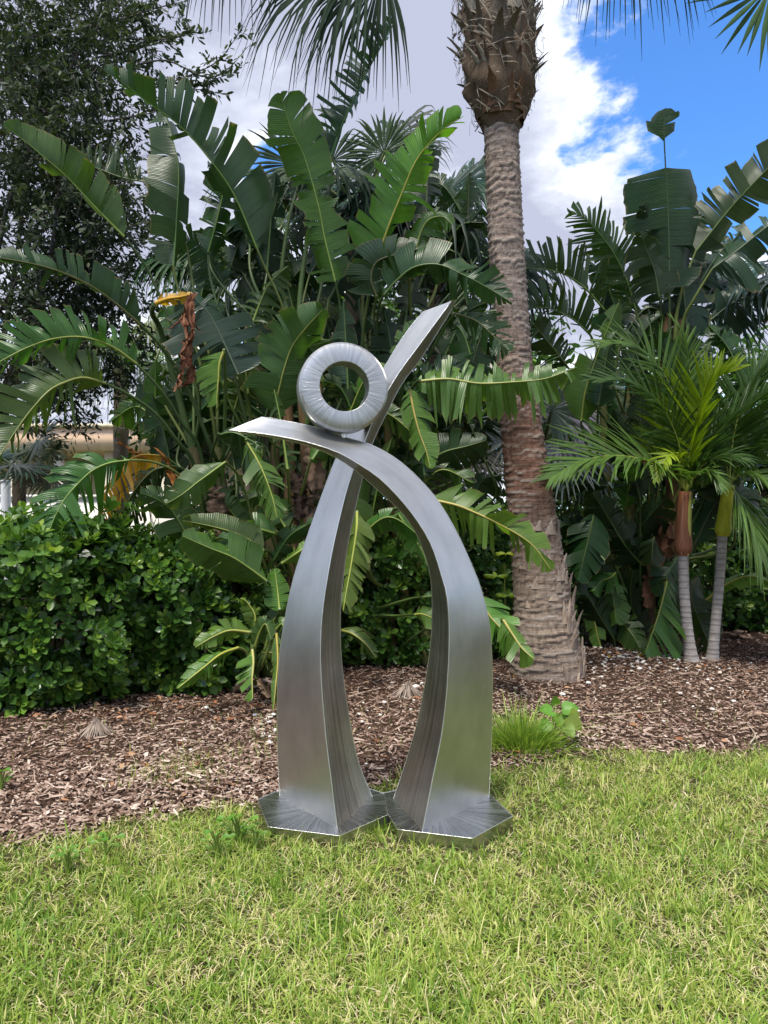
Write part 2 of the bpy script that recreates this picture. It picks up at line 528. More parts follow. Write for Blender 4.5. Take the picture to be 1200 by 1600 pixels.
def beam(parent, st, name):
    """st: rows of (F, R, L pixel corners, side length, centroid distance)"""
    F, R, L = [], [], []
    for (f, r, l, s, c) in st:
        F.append(P(*f, c - 0.577 * s)); R.append(P(*r, c + 0.289 * s)); L.append(P(*l, c + 0.289 * s))
    # the three foot corners stand on the plate
    for q in (F, R, L): q[0].z = PLATE_Z - 0.002
    n = 90
    cur = [spline(q, n)[0] for q in (F, R, L)]
    me_v, q, uv, mi = [], [], [], []
    base = 0; V = []; UV = []; Q = []; T = []; MI = []
    dist = np.concatenate([[0], np.cumsum(np.linalg.norm(np.diff(cur[0], axis=0), axis=1))])
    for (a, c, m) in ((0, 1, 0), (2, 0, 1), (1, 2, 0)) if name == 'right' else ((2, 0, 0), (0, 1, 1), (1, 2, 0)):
        k_ = 5
        A = np.stack([cur[a] * (1 - u) + cur[c] * u for u in np.linspace(0, 1, k_)], 1)
        i, j = np.meshgrid(np.arange(n - 1), np.arange(k_ - 1), indexing='ij')
        qq = np.stack([i * k_ + j, i * k_ + j + 1, (i + 1) * k_ + j + 1, (i + 1) * k_ + j], -1).reshape(-1, 4) + base
        V.append(A.reshape(-1, 3)); UV.append(np.stack([np.repeat(np.linspace(0, 1, k_)[None], n, 0), np.repeat(dist[:, None], k_, 1)], -1).reshape(-1, 2))
        Q.append(qq); MI += [m] * len(qq); base += n * k_
    for e_ in (0, n - 1):
        V.append(np.stack([cur[0][e_], cur[1][e_], cur[2][e_]])); UV.append(np.zeros((3, 2))); T.append([[base, base + 1, base + 2]]); base += 3; MI.append(0)
    me = mesh_np('beam', np.concatenate(V), [np.concatenate(Q), np.concatenate([np.array(t) for t in T])], smooth=True, uv=np.concatenate(UV), mats=[ST_FRONT, ST_INNER], midx=MI)
    o = link('curved_beam', me, parent)
    for qd, rr in ((0, 0.0026), (1, 0.0016), (2, 0.0016)):
        s_ = MB(); s_.tube(cur[qd][:: 2], rr, 6); sub('weld_seam', s_.mesh('weld_seam', ST_SEAM), o)
    return o


PLATE_Z = 0.05
sculpture = thing_at('steel_sculpture', 'brushed stainless steel abstract figure with ring head standing on the lawn edge', 'sculpture', (0, 3.8, 0))
A_ST = [((527, 1293), (582, 1247), (437, 1243), .46, 3.79), ((517, 1215), (560, 1190), (434, 1183), .40, 3.79), ((508, 1140), (546, 1122), (433, 1110), .35, 3.79),
        ((501, 1040), (534, 1035), (436, 1030), .31, 3.79), ((503, 965), (532, 962), (446, 961), .28, 3.79), ((512, 900), (537, 898), (460, 898), .25, 3.80),
        ((524, 838), (546, 838), (481, 835), .21, 3.81), ((542, 765), (562, 765), (506, 765), .175, 3.825), ((557, 722), (572, 728), (526, 712), .155, 3.835),
        ((569, 692), (581, 695), (541, 680), .14, 3.84), ((592, 637), (603, 648), (568, 624), .125, 3.85), ((621, 586), (629, 598), (602, 571), .115, 3.86), ((650, 546), (658, 560), (629, 527), .11, 3.87),
        ((706, 470), (712, 474), (660, 487), .10, 3.88)]
B_ST = [((660, 1290), (764, 1250), (615, 1248), .46, 3.77), ((676, 1217), (767, 1185), (635, 1187), .40, 3.77), ((691, 1142), (769, 1115), (653, 1124), .35, 3.77),
        ((699, 1067), (769, 1040), (666, 1056), .31, 3.76), ((702, 992), (765, 975), (674, 992), .27, 3.75), ((699, 936), (752, 921), (675, 936), .24, 3.74),
        ((690, 900), (737, 882), (671, 893), .21, 3.735), ((674, 852), (712, 828), (656, 846), .19, 3.73), ((650, 811), (683, 780), (634, 808), .175, 3.72),
        ((620, 774), (650, 743), (604, 778), .165, 3.715), ((590, 745), (617, 715), (577, 754), .155, 3.71), ((557, 723), (578, 694), (550, 731), .145, 3.70),
        ((526, 706), (540, 683), (522, 713), .14, 3.70), ((476, 690), (487, 666), (473, 694), .13, 3.69), ((413, 678), (432, 655), (411, 681), .12, 3.68), ((357, 672), (409, 651), (359, 674), .10, 3.67)]
beam(sculpture, A_ST, 'left')
beam(sculpture, B_ST, 'right')


def plate(parent, pix, dz=0.0):
    PZ = PLATE_Z - dz
    top = [G(x, y, PZ) for x, y in pix]
    c = sum(top, Vector()) / len(top)
    b_ = MB(); n = len(top)
    bev = 0.0008
    ins = [t + (c - t).normalized() * bev for t in top]
    low = [Vector((t.x, t.y, PZ - bev)) for t in top]; bot = [Vector((t.x, t.y, -0.03)) for t in top]
    uvf = lambda t: (math.atan2(t.y - c.y, t.x - c.x) / 6.283, (t - c).length)
    for i in range(n):
        p0_, p1_ = ins[i], ins[(i + 1) % n]; m_ = 24
        ed = [p0_.lerp(p1_, q / m_) for q in range(m_ + 1)]
        rows_ = [[c.lerp(e_, f_) for e_ in ed] for f_ in (0.02, 0.4, 0.7, 1.0)]
        b_.grid(rows_, uv=[[((i * 1.37 + q / m_) * 22 * (p1_ - p0_).length * 2, f_ * 0.35) for q in range(m_ + 1)] for f_ in (0.02, 0.4, 0.7, 1.0)])
    for ra, rb in ((ins, low), (low, bot)):
        for i in range(n):
            j = (i + 1) % n
            b_.add([rb[i], rb[j], ra[j], ra[i]], [(0, 1, 2, 3)], uv=[(0, 0), (0.2, 0), (0.2, 0.05), (0, 0.05)])
    o = link('base_plate', b_.mesh('base_plate', ST_PLATE, smooth=False), parent)
    e_ = MB()
    for i in range(n):
        e_.tube([top[i], top[(i + 1) % n]], 0.0017, 6)
    sub('polished_edge', e_.mesh('polished_edge', ST_SEAM), o)
    return o


plate(sculpture, [(403, 1249), (419, 1292), (530, 1306), (606, 1273), (600, 1240), (560, 1226), (432, 1236)])
plate(sculpture, [(602, 1266), (622, 1296), (738, 1310), (801, 1275), (764, 1240), (660, 1226), (594, 1240)], 0.0012)

# ring head
rc = P(535.5, 607, 3.728)
segs = [[(0.119, -0.0555), (0.140, -0.0566), (0.165, -0.0560), (0.185, -0.0540), (0.2000, -0.0500)], [(0.2000, -0.0500), (0.2115, -0.034)], [(0.2115, -0.034), (0.213, -0.028), (0.213, 0.05)], [(0.213, 0.05), (0.208, 0.055), (0.122, 0.055)], [(0.122, 0.055), (0.117, 0.05), (0.117, -0.0535)], [(0.117, -0.0535), (0.119, -0.0555)]]
b = MB(); n = 128
Ry = Matrix.Rotation(math.radians(13), 4, 'Z') @ Matrix.Rotation(math.radians(-2), 4, 'X')
for sg_ in segs:
    rows, uvs = [], []
    for (r, y) in [(q_[0] * 1.025, q_[1]) for q_ in sg_]:
        rows.append([rc + Ry @ Vector((r * math.cos(t * 2 * math.pi / n), y, r * math.sin(t * 2 * math.pi / n))) for t in range(n)])
        uvs.append([(abs(t / n - 0.5) * 2, r * 4 + y) for t in range(n)])
    b.grid(rows, uv=uvs, wrap=True)
ring = link('ring', b.mesh('ring', ST_RING), sculpture)
b = MB(); b.tube([P(537, 684, 3.742), P(537, 674, 3.742)], 0.012, 12); link('pin', b.mesh('pin', ST_SEAM), sculpture)


# ------------------------------------------------------------------ leaf makers
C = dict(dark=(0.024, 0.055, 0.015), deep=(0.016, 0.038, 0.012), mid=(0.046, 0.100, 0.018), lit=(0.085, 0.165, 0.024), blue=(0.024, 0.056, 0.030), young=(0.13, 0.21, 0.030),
         yellow=(0.42, 0.25, 0.02), brown=(0.20, 0.085, 0.04), tan=(0.32, 0.22, 0.14))
RIBC = dict(dark=(0.10, 0.16, 0.04), deep=(0.06, 0.11, 0.03), mid=(0.20, 0.26, 0.05), lit=(0.38, 0.38, 0.08), blue=(0.10, 0.15, 0.07), young=(0.45, 0.42, 0.06), yellow=(0.5, 0.3, 0.03), brown=(0.2, 0.1, 0.05), tan=(0.3, 0.2, 0.1))


def paddle_world(parent, pet, blade, hw, L=(10, 1), R=(10, 1), tear=0.5, gap=0.15, droop=0.15, col='dark', seed=0, prof=None, fwd=0.30, ribr=0.0115, petr=None, tipw=None, wob=0.19, name='leaf', viewp=(0, 0, 1.5)):
    """torn paddle leaf. blade: world points from base to tip; hw half width in metres.
    L / R: (angle away from the facing plane in degrees, width factor)"""
    rg = random.Random(seed * 7919 + 13); tear = min(1.0, tear * 1.05 + (0.10 if tear > 0.14 else 0))
    N = 72
    B, length = spline(blade, N)
    T = np.gradient(B, axis=0); T /= np.linalg.norm(T, axis=1, keepdims=True)
    Vw = B - np.array(viewp); Vw /= np.linalg.norm(Vw, axis=1, keepdims=True)
    S = np.cross(T, Vw); S /= np.linalg.norm(S, axis=1, keepdims=True) + 1e-9
    Nv = np.cross(S, T)          # points roughly along the view
    if (Nv * Vw).sum() < 0: Nv = -Nv
    tt = np.linspace(0, 1, N); ribr = ribr * rg.uniform(0.7, 1.2); fwd = fwd + rg.uniform(-0.06, 0.12)

    def width(t):
        if prof is not None: return np.interp(t, [p[0] for p in prof], [p[1] for p in prof])
        return np.minimum(1, (np.maximum(t, 0) / 0.16) ** 0.55) * (1 - np.clip(t, 0, 1) ** 3.4) ** 0.75

    mb = MB()
    at = lambda A, t: np.stack([np.interp(t, tt, A[:, q]) for q in range(3)], -1)
    M_ = 7
    s = np.linspace(0, 1, M_)
    for sgn, (a0, wf) in ((1, L), (-1, R)):
        if wf <= 0: continue
        # cut positions of the tears
        cuts = [0.0]
        while cuts[-1] < 1:
            step = rg.uniform(0.014, 0.045) if rg.random() < tear else rg.uniform(0.06, 0.17) * (1.6 - tear)
            cuts.append(cuts[-1] + step)
        cuts[-1] = 1.0
        if len(cuts) > 2 and cuts[-1] - cuts[-2] < 0.02: cuts.pop(-2)
        prev = 0.0
        for g0, g1 in zip(cuts[:-1], cuts[1:]):
            span = g1 - g0
            nc = max(3, int(span * 40) + 2)
            u = np.linspace(0, 1, nc)
            da = rg.gauss(0, wob * (0.35 + tear)); prev = 0.5 * prev + da
            dr = droop * (1 + rg.uniform(-0.5, 0.6)); cut_w = 1 - (rg.random() ** 3) * 0.35 * tear
            gp = gap * rg.uniform(0.3, 1.5)
            curl = rg.gauss(0, 0.12); slope = rg.gauss(0, 0.14) * (0.3 + tear)
            if rg.random() < 0.06 * tear: cut_w *= rg.uniform(0.25, 0.7)
            if rg.random() < 0.16 * tear: prev += rg.choice((-1, 1)) * rg.uniform(0.3, 0.8); dr += rg.uniform(0.1, 0.5)
            ss, uu = np.meshgrid(s, u, indexing='ij')
            t = g0 + span * uu
            # pulled together towards the margin where torn
            mid = (g0 + g1) / 2
            t_m = t + (mid - t) * gp * ss ** 1.3
            t_m = np.clip(t_m, 0, 1)
            base = at(B, t_m); Tn = at(T, t_m); Sn = at(S, t_m); Nn = at(Nv, t_m)
            # shape of the strip's outer end
            jag = 1 + slope * (uu - 0.5) - 0.05 * np.array([rg.random() for _ in range(nc)])[None, :]
            w = hw * wf * width(t) * cut_w * jag
            ang_ = math.radians(a0) + prev + curl * ss * 2 + 0.25 * np.sin(ss * 1.5)
            d = np.cos(ang_)[..., None] * Sn * sgn + np.sin(ang_)[..., None] * Nn
            fw = fwd + 0.5 * t ** 3
            d = d * np.cos(fw)[..., None] + Tn * np.sin(fw)[..., None]
            pos = base + d * (w * ss)[..., None]
            pos[..., 2] -= dr * w * ss ** 2
            mb.grid(pos, uv=np.stack([ss, t * length + ss * 0.02], -1).reshape(-1, 2))
    o = link(name, mb.mesh('leaf', M_PADDLE), parent, tuple(c * rg.uniform(0.85, 1.18) for c in C[col]))
    rb = MB()
    pts = list(B[:-2:3]) + [B[-2]]
    nb = len(pts)
    rb.tube(pts, [ribr * (1 - 0.85 * (i / (nb - 1)) ** 0.8) for i in range(nb)], 7)
    sub('midrib', rb.mesh('midrib', M_RIB), o, [c_ * rg.uniform(0.55, 1.05) for c_ in RIBC[col]] if col in ('dark', 'deep', 'blue') else [c_ * rg.uniform(0.8, 1.05) for c_ in RIBC[col]])
    if pet is not None and len(pet):
        pp, _ = spline(list(pet) + [B[0], B[3]], 30); pr = petr or ribr * 1.7
        rb = MB(); rb.tube(pp[:-1], [pr + (ribr - pr) * (i / 28) ** 0.8 for i in range(29)], 7)
        sub('petiole', rb.mesh('petiole', M_RIB), o, PETC[rg.randrange(3)])
    return o


PETC = [(0.075, 0.12, 0.03), (0.11, 0.14, 0.035), (0.05, 0.085, 0.025)]
STEMS = {}
_seed = [0]
SP_Y = {}


def SL(parent, pet, bl, y0, y1, hw, yp=None, **kw):
    """leaf traced in the photo: pet / bl are pixel points, y0 -> y1 the distance at blade base and tip, hw in pixels"""
    _seed[0] += 1
    k_ = len(bl)
    w = [P(x, y, y0 + (y1 - y0) * i / max(1, k_ - 1)) for i, (x, y) in enumerate(bl)]
    yp = yp if yp is not None else y0
    hw = hw * 1.14
    sp = STEMS.get(parent.name)
    if sp is not None:
        ya = yp if yp != y0 else SP_Y.get(parent.name, y0)
        pw = [P(x, y, ya + (y0 - ya) * (i + 0.6) / (len(pet) + 0.4)) for i, (x, y) in enumerate(pet)]
        if len(pet) == 1 and w[1].z < w[0].z: pw = []
        first = pw[0] if pw else w[0]
        lim = first.z - (0.12 if pw else 0.30)
        cand = [Vector(q) for ln_ in sp for q in ln_ if q[2] < lim] or [Vector(sp[0][0])]
        anc = min(cand, key=lambda q: (q - first).length)
        if not pw: pw = [anc.lerp(w[0], 0.5) + Vector((0, 0, 0.10 * (anc - w[0]).length)) - (w[1] - w[0]).normalized() * 0.06]
        pw = [anc] + pw
    else:
        pw = [P(x, y, yp + (y0 - yp) * i / max(1, len(pet))) for i, (x, y) in enumerate(pet)]
    kw.setdefault('seed', _seed[0])
    return paddle_world(parent, pw, w, hw * 0.5 * (y0 + y1) / FPX, **kw)


def fan_leaf(parent, hub, axis, normal, R, nseg=34, spread=150, split=0.5, droop=0.25, col=(0.03, 0.07, 0.03), pet=None, seed=0, wseg=1.0, thread=0.0, name='fan_leaf', mat=None, petc=(0.12, 0.15, 0.05), fold=0.35, cup=0.15, petr=0.018):
    rg = random.Random(seed * 131 + 5)
    hub, ax, nm = Vector(hub), Vector(axis).normalized(), Vector(normal).normalized()
    nm = (nm - ax * nm.dot(ax)).normalized(); sd = nm.cross(ax)
    mb = MB()
    half = math.radians(spread)
    dth = 2 * half / nseg
    K = 7
    for i in range(nseg):
        th = -half + (i + 0.5) * dth
        r = R * (0.72 + 0.28 * math.cos(th * 0.55)) * rg.uniform(0.9, 1.06)
        j = rg.gauss(0, 0.02)
        dr = droop * rg.uniform(0.6, 1.5); tw = rg.gauss(0, 0.10)
        d = (ax * math.cos(th + j) + sd * math.sin(th + j) + nm * (cup * math.cos(th) + tw * 0.5)).normalized()
        lat = (sd * math.cos(th + j) - ax * math.sin(th + j))
        rows = []
        for q in range(K):
            s = q / (K - 1)
            c_ = hub + d * (r * s)
            fall = dr * r * s ** 2.2 + thread * r * max(0, s - split) ** 2 * 2.2 * rg.uniform(0.7, 1.3)
            c_ = c_ + Vector((0, 0, -fall)) - d * fall * 0.35
            hwid = math.tan(dth / 2) * r * min(s, split) * wseg
            if s > split: hwid *= max(0.03, 1 - ((s - split) / (1 - split)) ** 1.1)
            hwid = max(hwid, 0.0012)
            nv = nm * (fold * hwid)
            rows.append([c_ - lat * hwid - nv, c_ + nv, c_ + lat * hwid - nv])
        mb.grid(rows, uv=[[(0, s_ / K), (0.5, s_ / K), (1, s_ / K)] for s_ in range(K)], tint=rg.uniform(0.25, 0.8))
    o = link(name, mb.mesh('fan_leaf', mat or M_FAN), parent, col)
    if pet is not None:
        rb = MB(); pp, _ = spline(list(pet) + [hub], 14)
        rb.tube(pp, [petr * (1.5 - 0.7 * i / 13) for i in range(14)], 6)
        sub('petiole', rb.mesh('petiole', M_RIB), o, petc)
    return o


def feather(parent, rachis, ll, n=34, ang=55, vee=0.45, droop=0.3, col=(0.05, 0.12, 0.02), seed=0, wl=0.016, tipc=0.0, t0=0.12, pale=(0.25, 0.30, 0.05), name='frond', nrm=None):
    rg = random.Random(seed * 17 + 3)
    B, length = spline(rachis, 60)
    T = np.gradient(B, axis=0); T /= np.linalg.norm(T, axis=1, keepdims=True)
    up = np.array(nrm if nrm is not None else (0, -0.35, 1.0), float); up /= np.linalg.norm(up)
    mb = MB(); K = 7
    for i in range(n):
        for sg in (1, -1):
            t = t0 + (1 - t0) * (i + rg.uniform(0.2, 0.8)) / n
            q = min(59, int(t * 59)); b_, tn = Vector(B[q]), Vector(T[q])
            u_ = Vector(up); u_ = u_ - tn * u_.dot(tn)
            if u_.length < 0.15: u_ = Vector((0.3, -1, 0.2)) - tn * tn.dot(Vector((0.3, -1, 0.2)))
            u_.normalize(); sd = tn.cross(u_) * sg
            a = math.radians(ang * (1.15 - 0.75 * t) + rg.gauss(0, 5))
            l_ = ll * (0.55 + 0.6 * math.sin(math.pi * min(1, 0.15 + t * 0.9))) * rg.uniform(0.88, 1.1) * (1 - 0.45 * t ** 3)
            v_ = vee + rg.gauss(0, 0.10)
            d = (tn * math.cos(a) + (sd * math.cos(v_) + u_ * math.sin(v_)) * math.sin(a)).normalized()
            wv = d.cross(u_).normalized()
            wv = (wv + u_ * rg.gauss(0, 0.25)).normalized()
            nv = wv.cross(d).normalized()
            dr = droop * rg.uniform(0.5, 1.6)
            rows = []
            for k2 in range(K):
                s = k2 / (K - 1)
                c_ = b_ + d * (l_ * s); fall = dr * l_ * s ** 2
                c_ = c_ + Vector((0, 0, -fall)) - d * fall * 0.4
                w_ = wl * (0.45 + 0.55 * min(1, s * 5)) * (1 - s ** 2.2) + 0.0008
                rows.append([c_ - wv * w_ , c_ + nv * w_ * 0.5, c_ + wv * w_])
            mb.grid(rows, tint=rg.uniform(0.2, 0.85))
    o = link(name, mb.mesh('frond', M_FEATHER), parent, col)
    rb = MB(); rb.tube(B[::4], [0.013 * (1 - 0.85 * i / 14) for i in range(15)], 6)
    sub('midrib', rb.mesh('rachis', M_RIB), o, pale)
    return o


def stem(parent, pts, r0, r1, col, name='stem', mat=None, n=10, rings=0, seed=0):
    rg = random.Random(seed)
    m = 40
    B, L_ = spline(pts, m)
    rad = [r0 + (r1 - r0) * i / (m - 1) + rg.uniform(-1, 1) * 0.05 * r0 for i in range(m)]
    b_ = MB(); b_.tube(B, rad, n)
    if name == 'stem':
        STEMS.setdefault(parent.name, []).append(B[::2]); SP_Y[parent.name] = float(B[-1][1])
    return link(name, b_.mesh('stem', mat or M_STEM), parent, col)


def ribbon(parent, pts, w, col, seed=0, crumple=0.3, name='dry_leaf', mat=None, fold=0.6):
    """crumpled hanging strip with thickness given by folds"""
    rg = random.Random(seed)
    B, L_ = spline(pts, 22)
    rows = []
    ph = rg.uniform(0, 6)
    for i in range(22):
        t = i / 21
        a = ph + t * rg.uniform(2.0, 2.6) + rg.gauss(0, crumple)
        d = Vector((math.cos(a), math.sin(a) * 0.8, rg.gauss(0, 0.15)))
        nn = Vector((-d.y, d.x, 0.2))
        ww = w * (0.35 + 0.65 * math.sin(math.pi * min(1, t * 0.85 + 0.12))) * rg.uniform(0.8, 1.2)
        c_ = Vector(B[i])
        rows.append([c_ - d * ww + nn * ww * fold * rg.uniform(0.3, 1), c_ - d * ww * 0.4 - nn * ww * fold * 0.4, c_ + nn * ww * fold * 0.5, c_ + d * ww * 0.5 - nn * ww * fold * 0.5, c_ + d * ww + nn * ww * fold * rg.uniform(0.2, 1)])
    b_ = MB(); b_.grid(rows)
    return link(name, b_.mesh('dry', mat or M_DRY), parent, col)
# ------------------------------------------------------------------ left clump of giant bird-of-paradise
clumpA = thing_at('bird_of_paradise_plant', 'tall clump of torn paddle leaves left of and behind the steel ring', 'plant', G(420, 1065))
for i, (pts, r0, r1, c) in enumerate([
        ([(372, 1065), (362, 980), (350, 890), (322, 790), (300, 700)], .075, .05, (0.085, 0.075, 0.035)),
        ([(392, 1060), (385, 960), (372, 880), (352, 790), (338, 700)], .07, .045, (0.10, 0.10, 0.04)),
        ([(440, 1062), (432, 950), (425, 850), (430, 740), (438, 640)], .08, .05, (0.085, 0.07, 0.035)),
        ([(470, 1058), (462, 930), (455, 820), (452, 720), (450, 630)], .07, .045, (0.14, 0.085, 0.045)),
        ([(500, 1058), (492, 930), (484, 820), (478, 700), (470, 560)], .075, .045, (0.12, 0.08, 0.04)),
        ([(420, 1058), (410, 960), (400, 880), (398, 780), (396, 690)], .06, .045, (0.10, 0.12, 0.03)),
        ([(520, 1055), (515, 930), (508, 820), (500, 700), (496, 600)], .06, .04, (0.16, 0.12, 0.05))]):
    stem(clumpA, [P(x, y, 6.85 + 0.05 * (i % 3)) for x, y in pts], r0, r1, c, seed=i)
a = clumpA
# top leaves
SL(a, [(470, 600), (455, 520), (436, 465), (415, 420)], [(403, 392), (367, 307), (330, 252), (290, 205), (249, 172), (205, 139), (161, 109)], 6.6, 6.2, 66, yp=6.9, L=(62, .8), R=(8, 1), tear=.55, gap=.16, droop=-.1, col='dark')
SL(a, [(330, 640), (300, 520), (278, 450)], [(271, 415), (276, 340), (279, 265), (268, 210), (255, 172)], 6.7, 6.9, 50, L=(5, 1), R=(55, .9), tear=.25, gap=.06, droop=.05, col='dark', prof=[(0, .5), (.08, .85), (.6, 1), (.9, .75), (1, .1)])
SL(a, [(380, 640), (345, 500), (328, 430)], [(325, 395), (340, 340), (348, 300), (345, 268), (325, 255)], 6.9, 7.0, 38, L=(15, 1), R=(30, .9), tear=.4, col='dark')
SL(a, [(310, 620), (265, 500), (235, 430), (213, 395)], [(194, 370), (147, 322), (106, 278), (73, 249), (33, 216), (4, 195)], 6.4, 5.9, 48, yp=6.8, L=(75, .7), R=(5, 1), tear=.3, gap=.08, droop=-.05, col='mid')
SL(a, [(330, 560), (290, 380), (255, 300)], [(225, 284), (190, 277), (155, 264), (117, 248)], 7.1, 7.2, 42, L=(70, .6), R=(5, 1), tear=.9, gap=.3, droop=-.1, col='dark')
SL(a, [(330, 700), (290, 600), (250, 540)], [(220, 508), (183, 476), (147, 450), (103, 428), (50, 412), (-30, 398)], 6.3, 5.6, 40, yp=6.8, L=(60, .7), R=(18, 1), tear=.55, gap=.14, droop=.0, col='dark')
SL(a, [(325, 780), (311, 700), (285, 662), (255, 614)], [(214, 569), (176, 542), (131, 527), (86, 529), (45, 542), (0, 565), (-40, 590)], 6.2, 5.5, 54, yp=6.8, L=(65, .6), R=(8, 1), tear=.7, gap=.16, droop=.05, col='mid')
SL(a, [(318, 790), (300, 719), (277, 689), (244, 647), (202, 617)], [(165, 599), (131, 590), (100, 598), (75, 612), (45, 645), (20, 680), (-5, 720)], 6.1, 5.5, 62, yp=6.8, L=(40, .8), R=(10, 1.1), tear=.7, gap=.16, droop=.1, col='mid')
SL(a, [(330, 850), (310, 780), (279, 741), (240, 722)], [(202, 719), (169, 724), (142, 737), (116, 762), (97, 786), (79, 824), (66, 870)], 6.0, 5.6, 56, yp=6.75, L=(20, .9), R=(25, 1), tear=.75, gap=.16, droop=.35, col='mid')
SL(a, [(330, 760), (290, 735)], [(268, 728), (240, 735), (215, 760), (190, 800)], 6.5, 6.4, 45, L=(30, 1), R=(40, .9), tear=.8, gap=.2, droop=.6, col='dark')
o = SL(a, [(320, 790), (290, 740)], [(255, 712), (215, 712), (185, 735), (165, 770), (150, 815)], 6.55, 6.3, 40, L=(20, 1), R=(70, .3), tear=.9, gap=.25, droop=.5, col='yellow'); o['label'] = 'yellow and orange dying torn leaf'
for i, pts in enumerate([[(244, 700), (262, 720), (275, 755), (285, 790)], [(225, 715), (200, 700), (185, 690)]]):
    ribbon(a, [P(x, y, 6.5) for x, y in pts], .05, (0.32, 0.12, 0.03), seed=90 + i, name='dead_strip')
# dead hanging leaf
o = SL(a, [(255, 530), (238, 490)], [(244, 474), (262, 467), (282, 464), (302, 459)], 6.25, 6.15, 12, L=(30, 1), R=(30, 1), tear=.1, col='yellow', ribr=.02)
o['label'] = 'yellowed bent leaf stalk'
for i, pts in enumerate([[(303, 458), (296, 490), (300, 520), (288, 545), (285, 575), (280, 605)], [(298, 462), (288, 500), (296, 530), (290, 560), (272, 612)], [(300, 466), (285, 495), (268, 512), (262, 514)], [(299, 475), (304, 505), (313, 518)], [(290, 540), (298, 575), (293, 600), (270, 608)]]):
    o = ribbon(a, [P(x, y, 6.12 + .02 * i) for x, y in pts], (.042, .035, .022, .02, .04)[i], (0.20, 0.085, 0.048) if i % 2 == 0 else (0.26, 0.12, 0.07), seed=40 + i, name='dead_leaf', crumple=.7, fold=.9)
# broad leaves around the dead one
SL(a, [(400, 700), (385, 620)], [(372, 585), (345, 525), (326, 490), (300, 462), (285, 450)], 6.4, 6.35, 72, L=(12, 1.1), R=(12, 1), tear=.35, gap=.08, droop=.15, col='blue', fwd=.05)
SL(a, [(350, 700), (352, 600)], [(350, 548), (343, 568), (341, 595), (338, 632)], 6.2, 6.2, 26, L=(65, .5), R=(5, 1.3), tear=.3, col='lit')
SL(a, [(432, 720), (429, 680)], [(430, 648), (435, 612), (453, 549), (475, 516), (506, 482)], 6.5, 6.3, 58, L=(8, 1), R=(10, .9), tear=.18, gap=.06, droop=.05, col='mid')
SL(a, [(395, 700), (391, 640)], [(388, 615), (384, 575), (390, 535), (396, 508)], 6.6, 6.6, 15, L=(20, 1), R=(20, 1), tear=.05, col='mid')
# very tall leaf at the top
SL(a, [(470, 620), (468, 480), (480, 380), (497, 310)], [(513, 257), (531, 205), (553, 154), (575, 110), (597, 70), (612, 37), (618, 20)], 7.0, 6.8, 56, yp=6.95, L=(8, 1), R=(75, .5), tear=.85, gap=.24, droop=.1, col='blue', petr=.04)
SL(a, [(478, 640), (458, 520), (440, 440), (452, 340)], [(464, 300), (470, 240), (462, 200), (455, 180)], 7.1, 7.2, 22, L=(50, 1), R=(60, .8), tear=.5, col='deep', petr=.04)
SL(a, [(500, 700), (542, 600), (538, 531), (530, 470)], [(524, 440), (508, 375), (498, 323), (476, 246), (458, 209), (443, 165), (438, 146)], 6.6, 6.4, 50, yp=6.9, L=(25, 1), R=(18, 1.05), tear=.45, gap=.12, droop=.1, col='mid', prof=[(0, .6), (.08, .9), (.25, .8), (.36, .45), (.42, .75), (.7, 1.05), (.9, .8), (1, .1)])
# lower leaves of the left clump
SL(a, [(420, 900), (380, 760)], [(352, 722), (330, 738), (308, 754), (285, 772), (260, 787)], 6.2, 5.9, 32, L=(30, .9), R=(5, 1), tear=.25, col='mid')
SL(a, [(440, 880), (400, 760)], [(385, 690), (400, 715), (411, 737), (425, 775), (433, 810)], 6.1, 6.0, 32, L=(25, 1), R=(25, 1), tear=.55, gap=.15, droop=.25, col='lit')
SL(a, [(330, 720)], [(340, 680), (365, 676), (395, 690), (408, 700)], 6.3, 6.2, 34, L=(40, .8), R=(20, 1), tear=.8, gap=.25, droop=.5, col='dark')
SL(a, [(440, 1000), (430, 930)], [(417, 908), (390, 888), (362, 870), (327, 856), (284, 837)], 5.9, 5.7, 44, L=(12, .95), R=(25, 1), tear=.12, gap=.04, droop=.1, col='mid')
SL(a, [(430, 940), (425, 870)], [(412, 860), (380, 838), (345, 826), (310, 818), (283, 813)], 6.05, 5.9, 30, L=(65, .6), R=(10, 1), tear=.12, gap=.04, col='mid')
SL(a, [(440, 1010)], [(437, 956), (434, 925), (429, 888)], 5.95, 6.0, 21, L=(8, 1), R=(8, 1), tear=.05, col='lit')
SL(a, [(330, 900), (310, 850)], [(300, 850), (270, 800), (245, 780), (218, 770)], 6.2, 6.0, 36, L=(15, 1), R=(10, 1), tear=.15, col='dark')
SL(a, [(430, 960)], [(425, 880), (450, 840), (480, 820), (497, 812)], 6.3, 6.2, 22, L=(20, 1), R=(20, 1), tear=.3, col='dark')
SL(a, [(450, 960), (430, 900)], [(440, 880), (470, 860), (500, 838)], 6.2, 6.2, 16, L=(40, 1), R=(40, 1), tear=.2, col='lit')
SL(a, [(395, 1010)], [(398, 985), (398, 960), (385, 940), (375, 935)], 5.9, 5.85, 18, L=(10, 1), R=(50, .7), tear=.2, col='lit')
for i, pts in enumerate([[(352, 880), (362, 920), (372, 960), (380, 990)], [(395, 890), (390, 930), (385, 975)], [(335, 760), (340, 800), (348, 845)], [(460, 740), (468, 780), (465, 830)], [(485, 700), (490, 760), (480, 815)]]):
    ribbon(a, [P(x, y, 6.62) for x, y in pts], .09, ((0.13, 0.085, 0.06), (0.085, 0.055, 0.04))[i % 2], seed=60 + i, crumple=.5, name='dead_sheath')
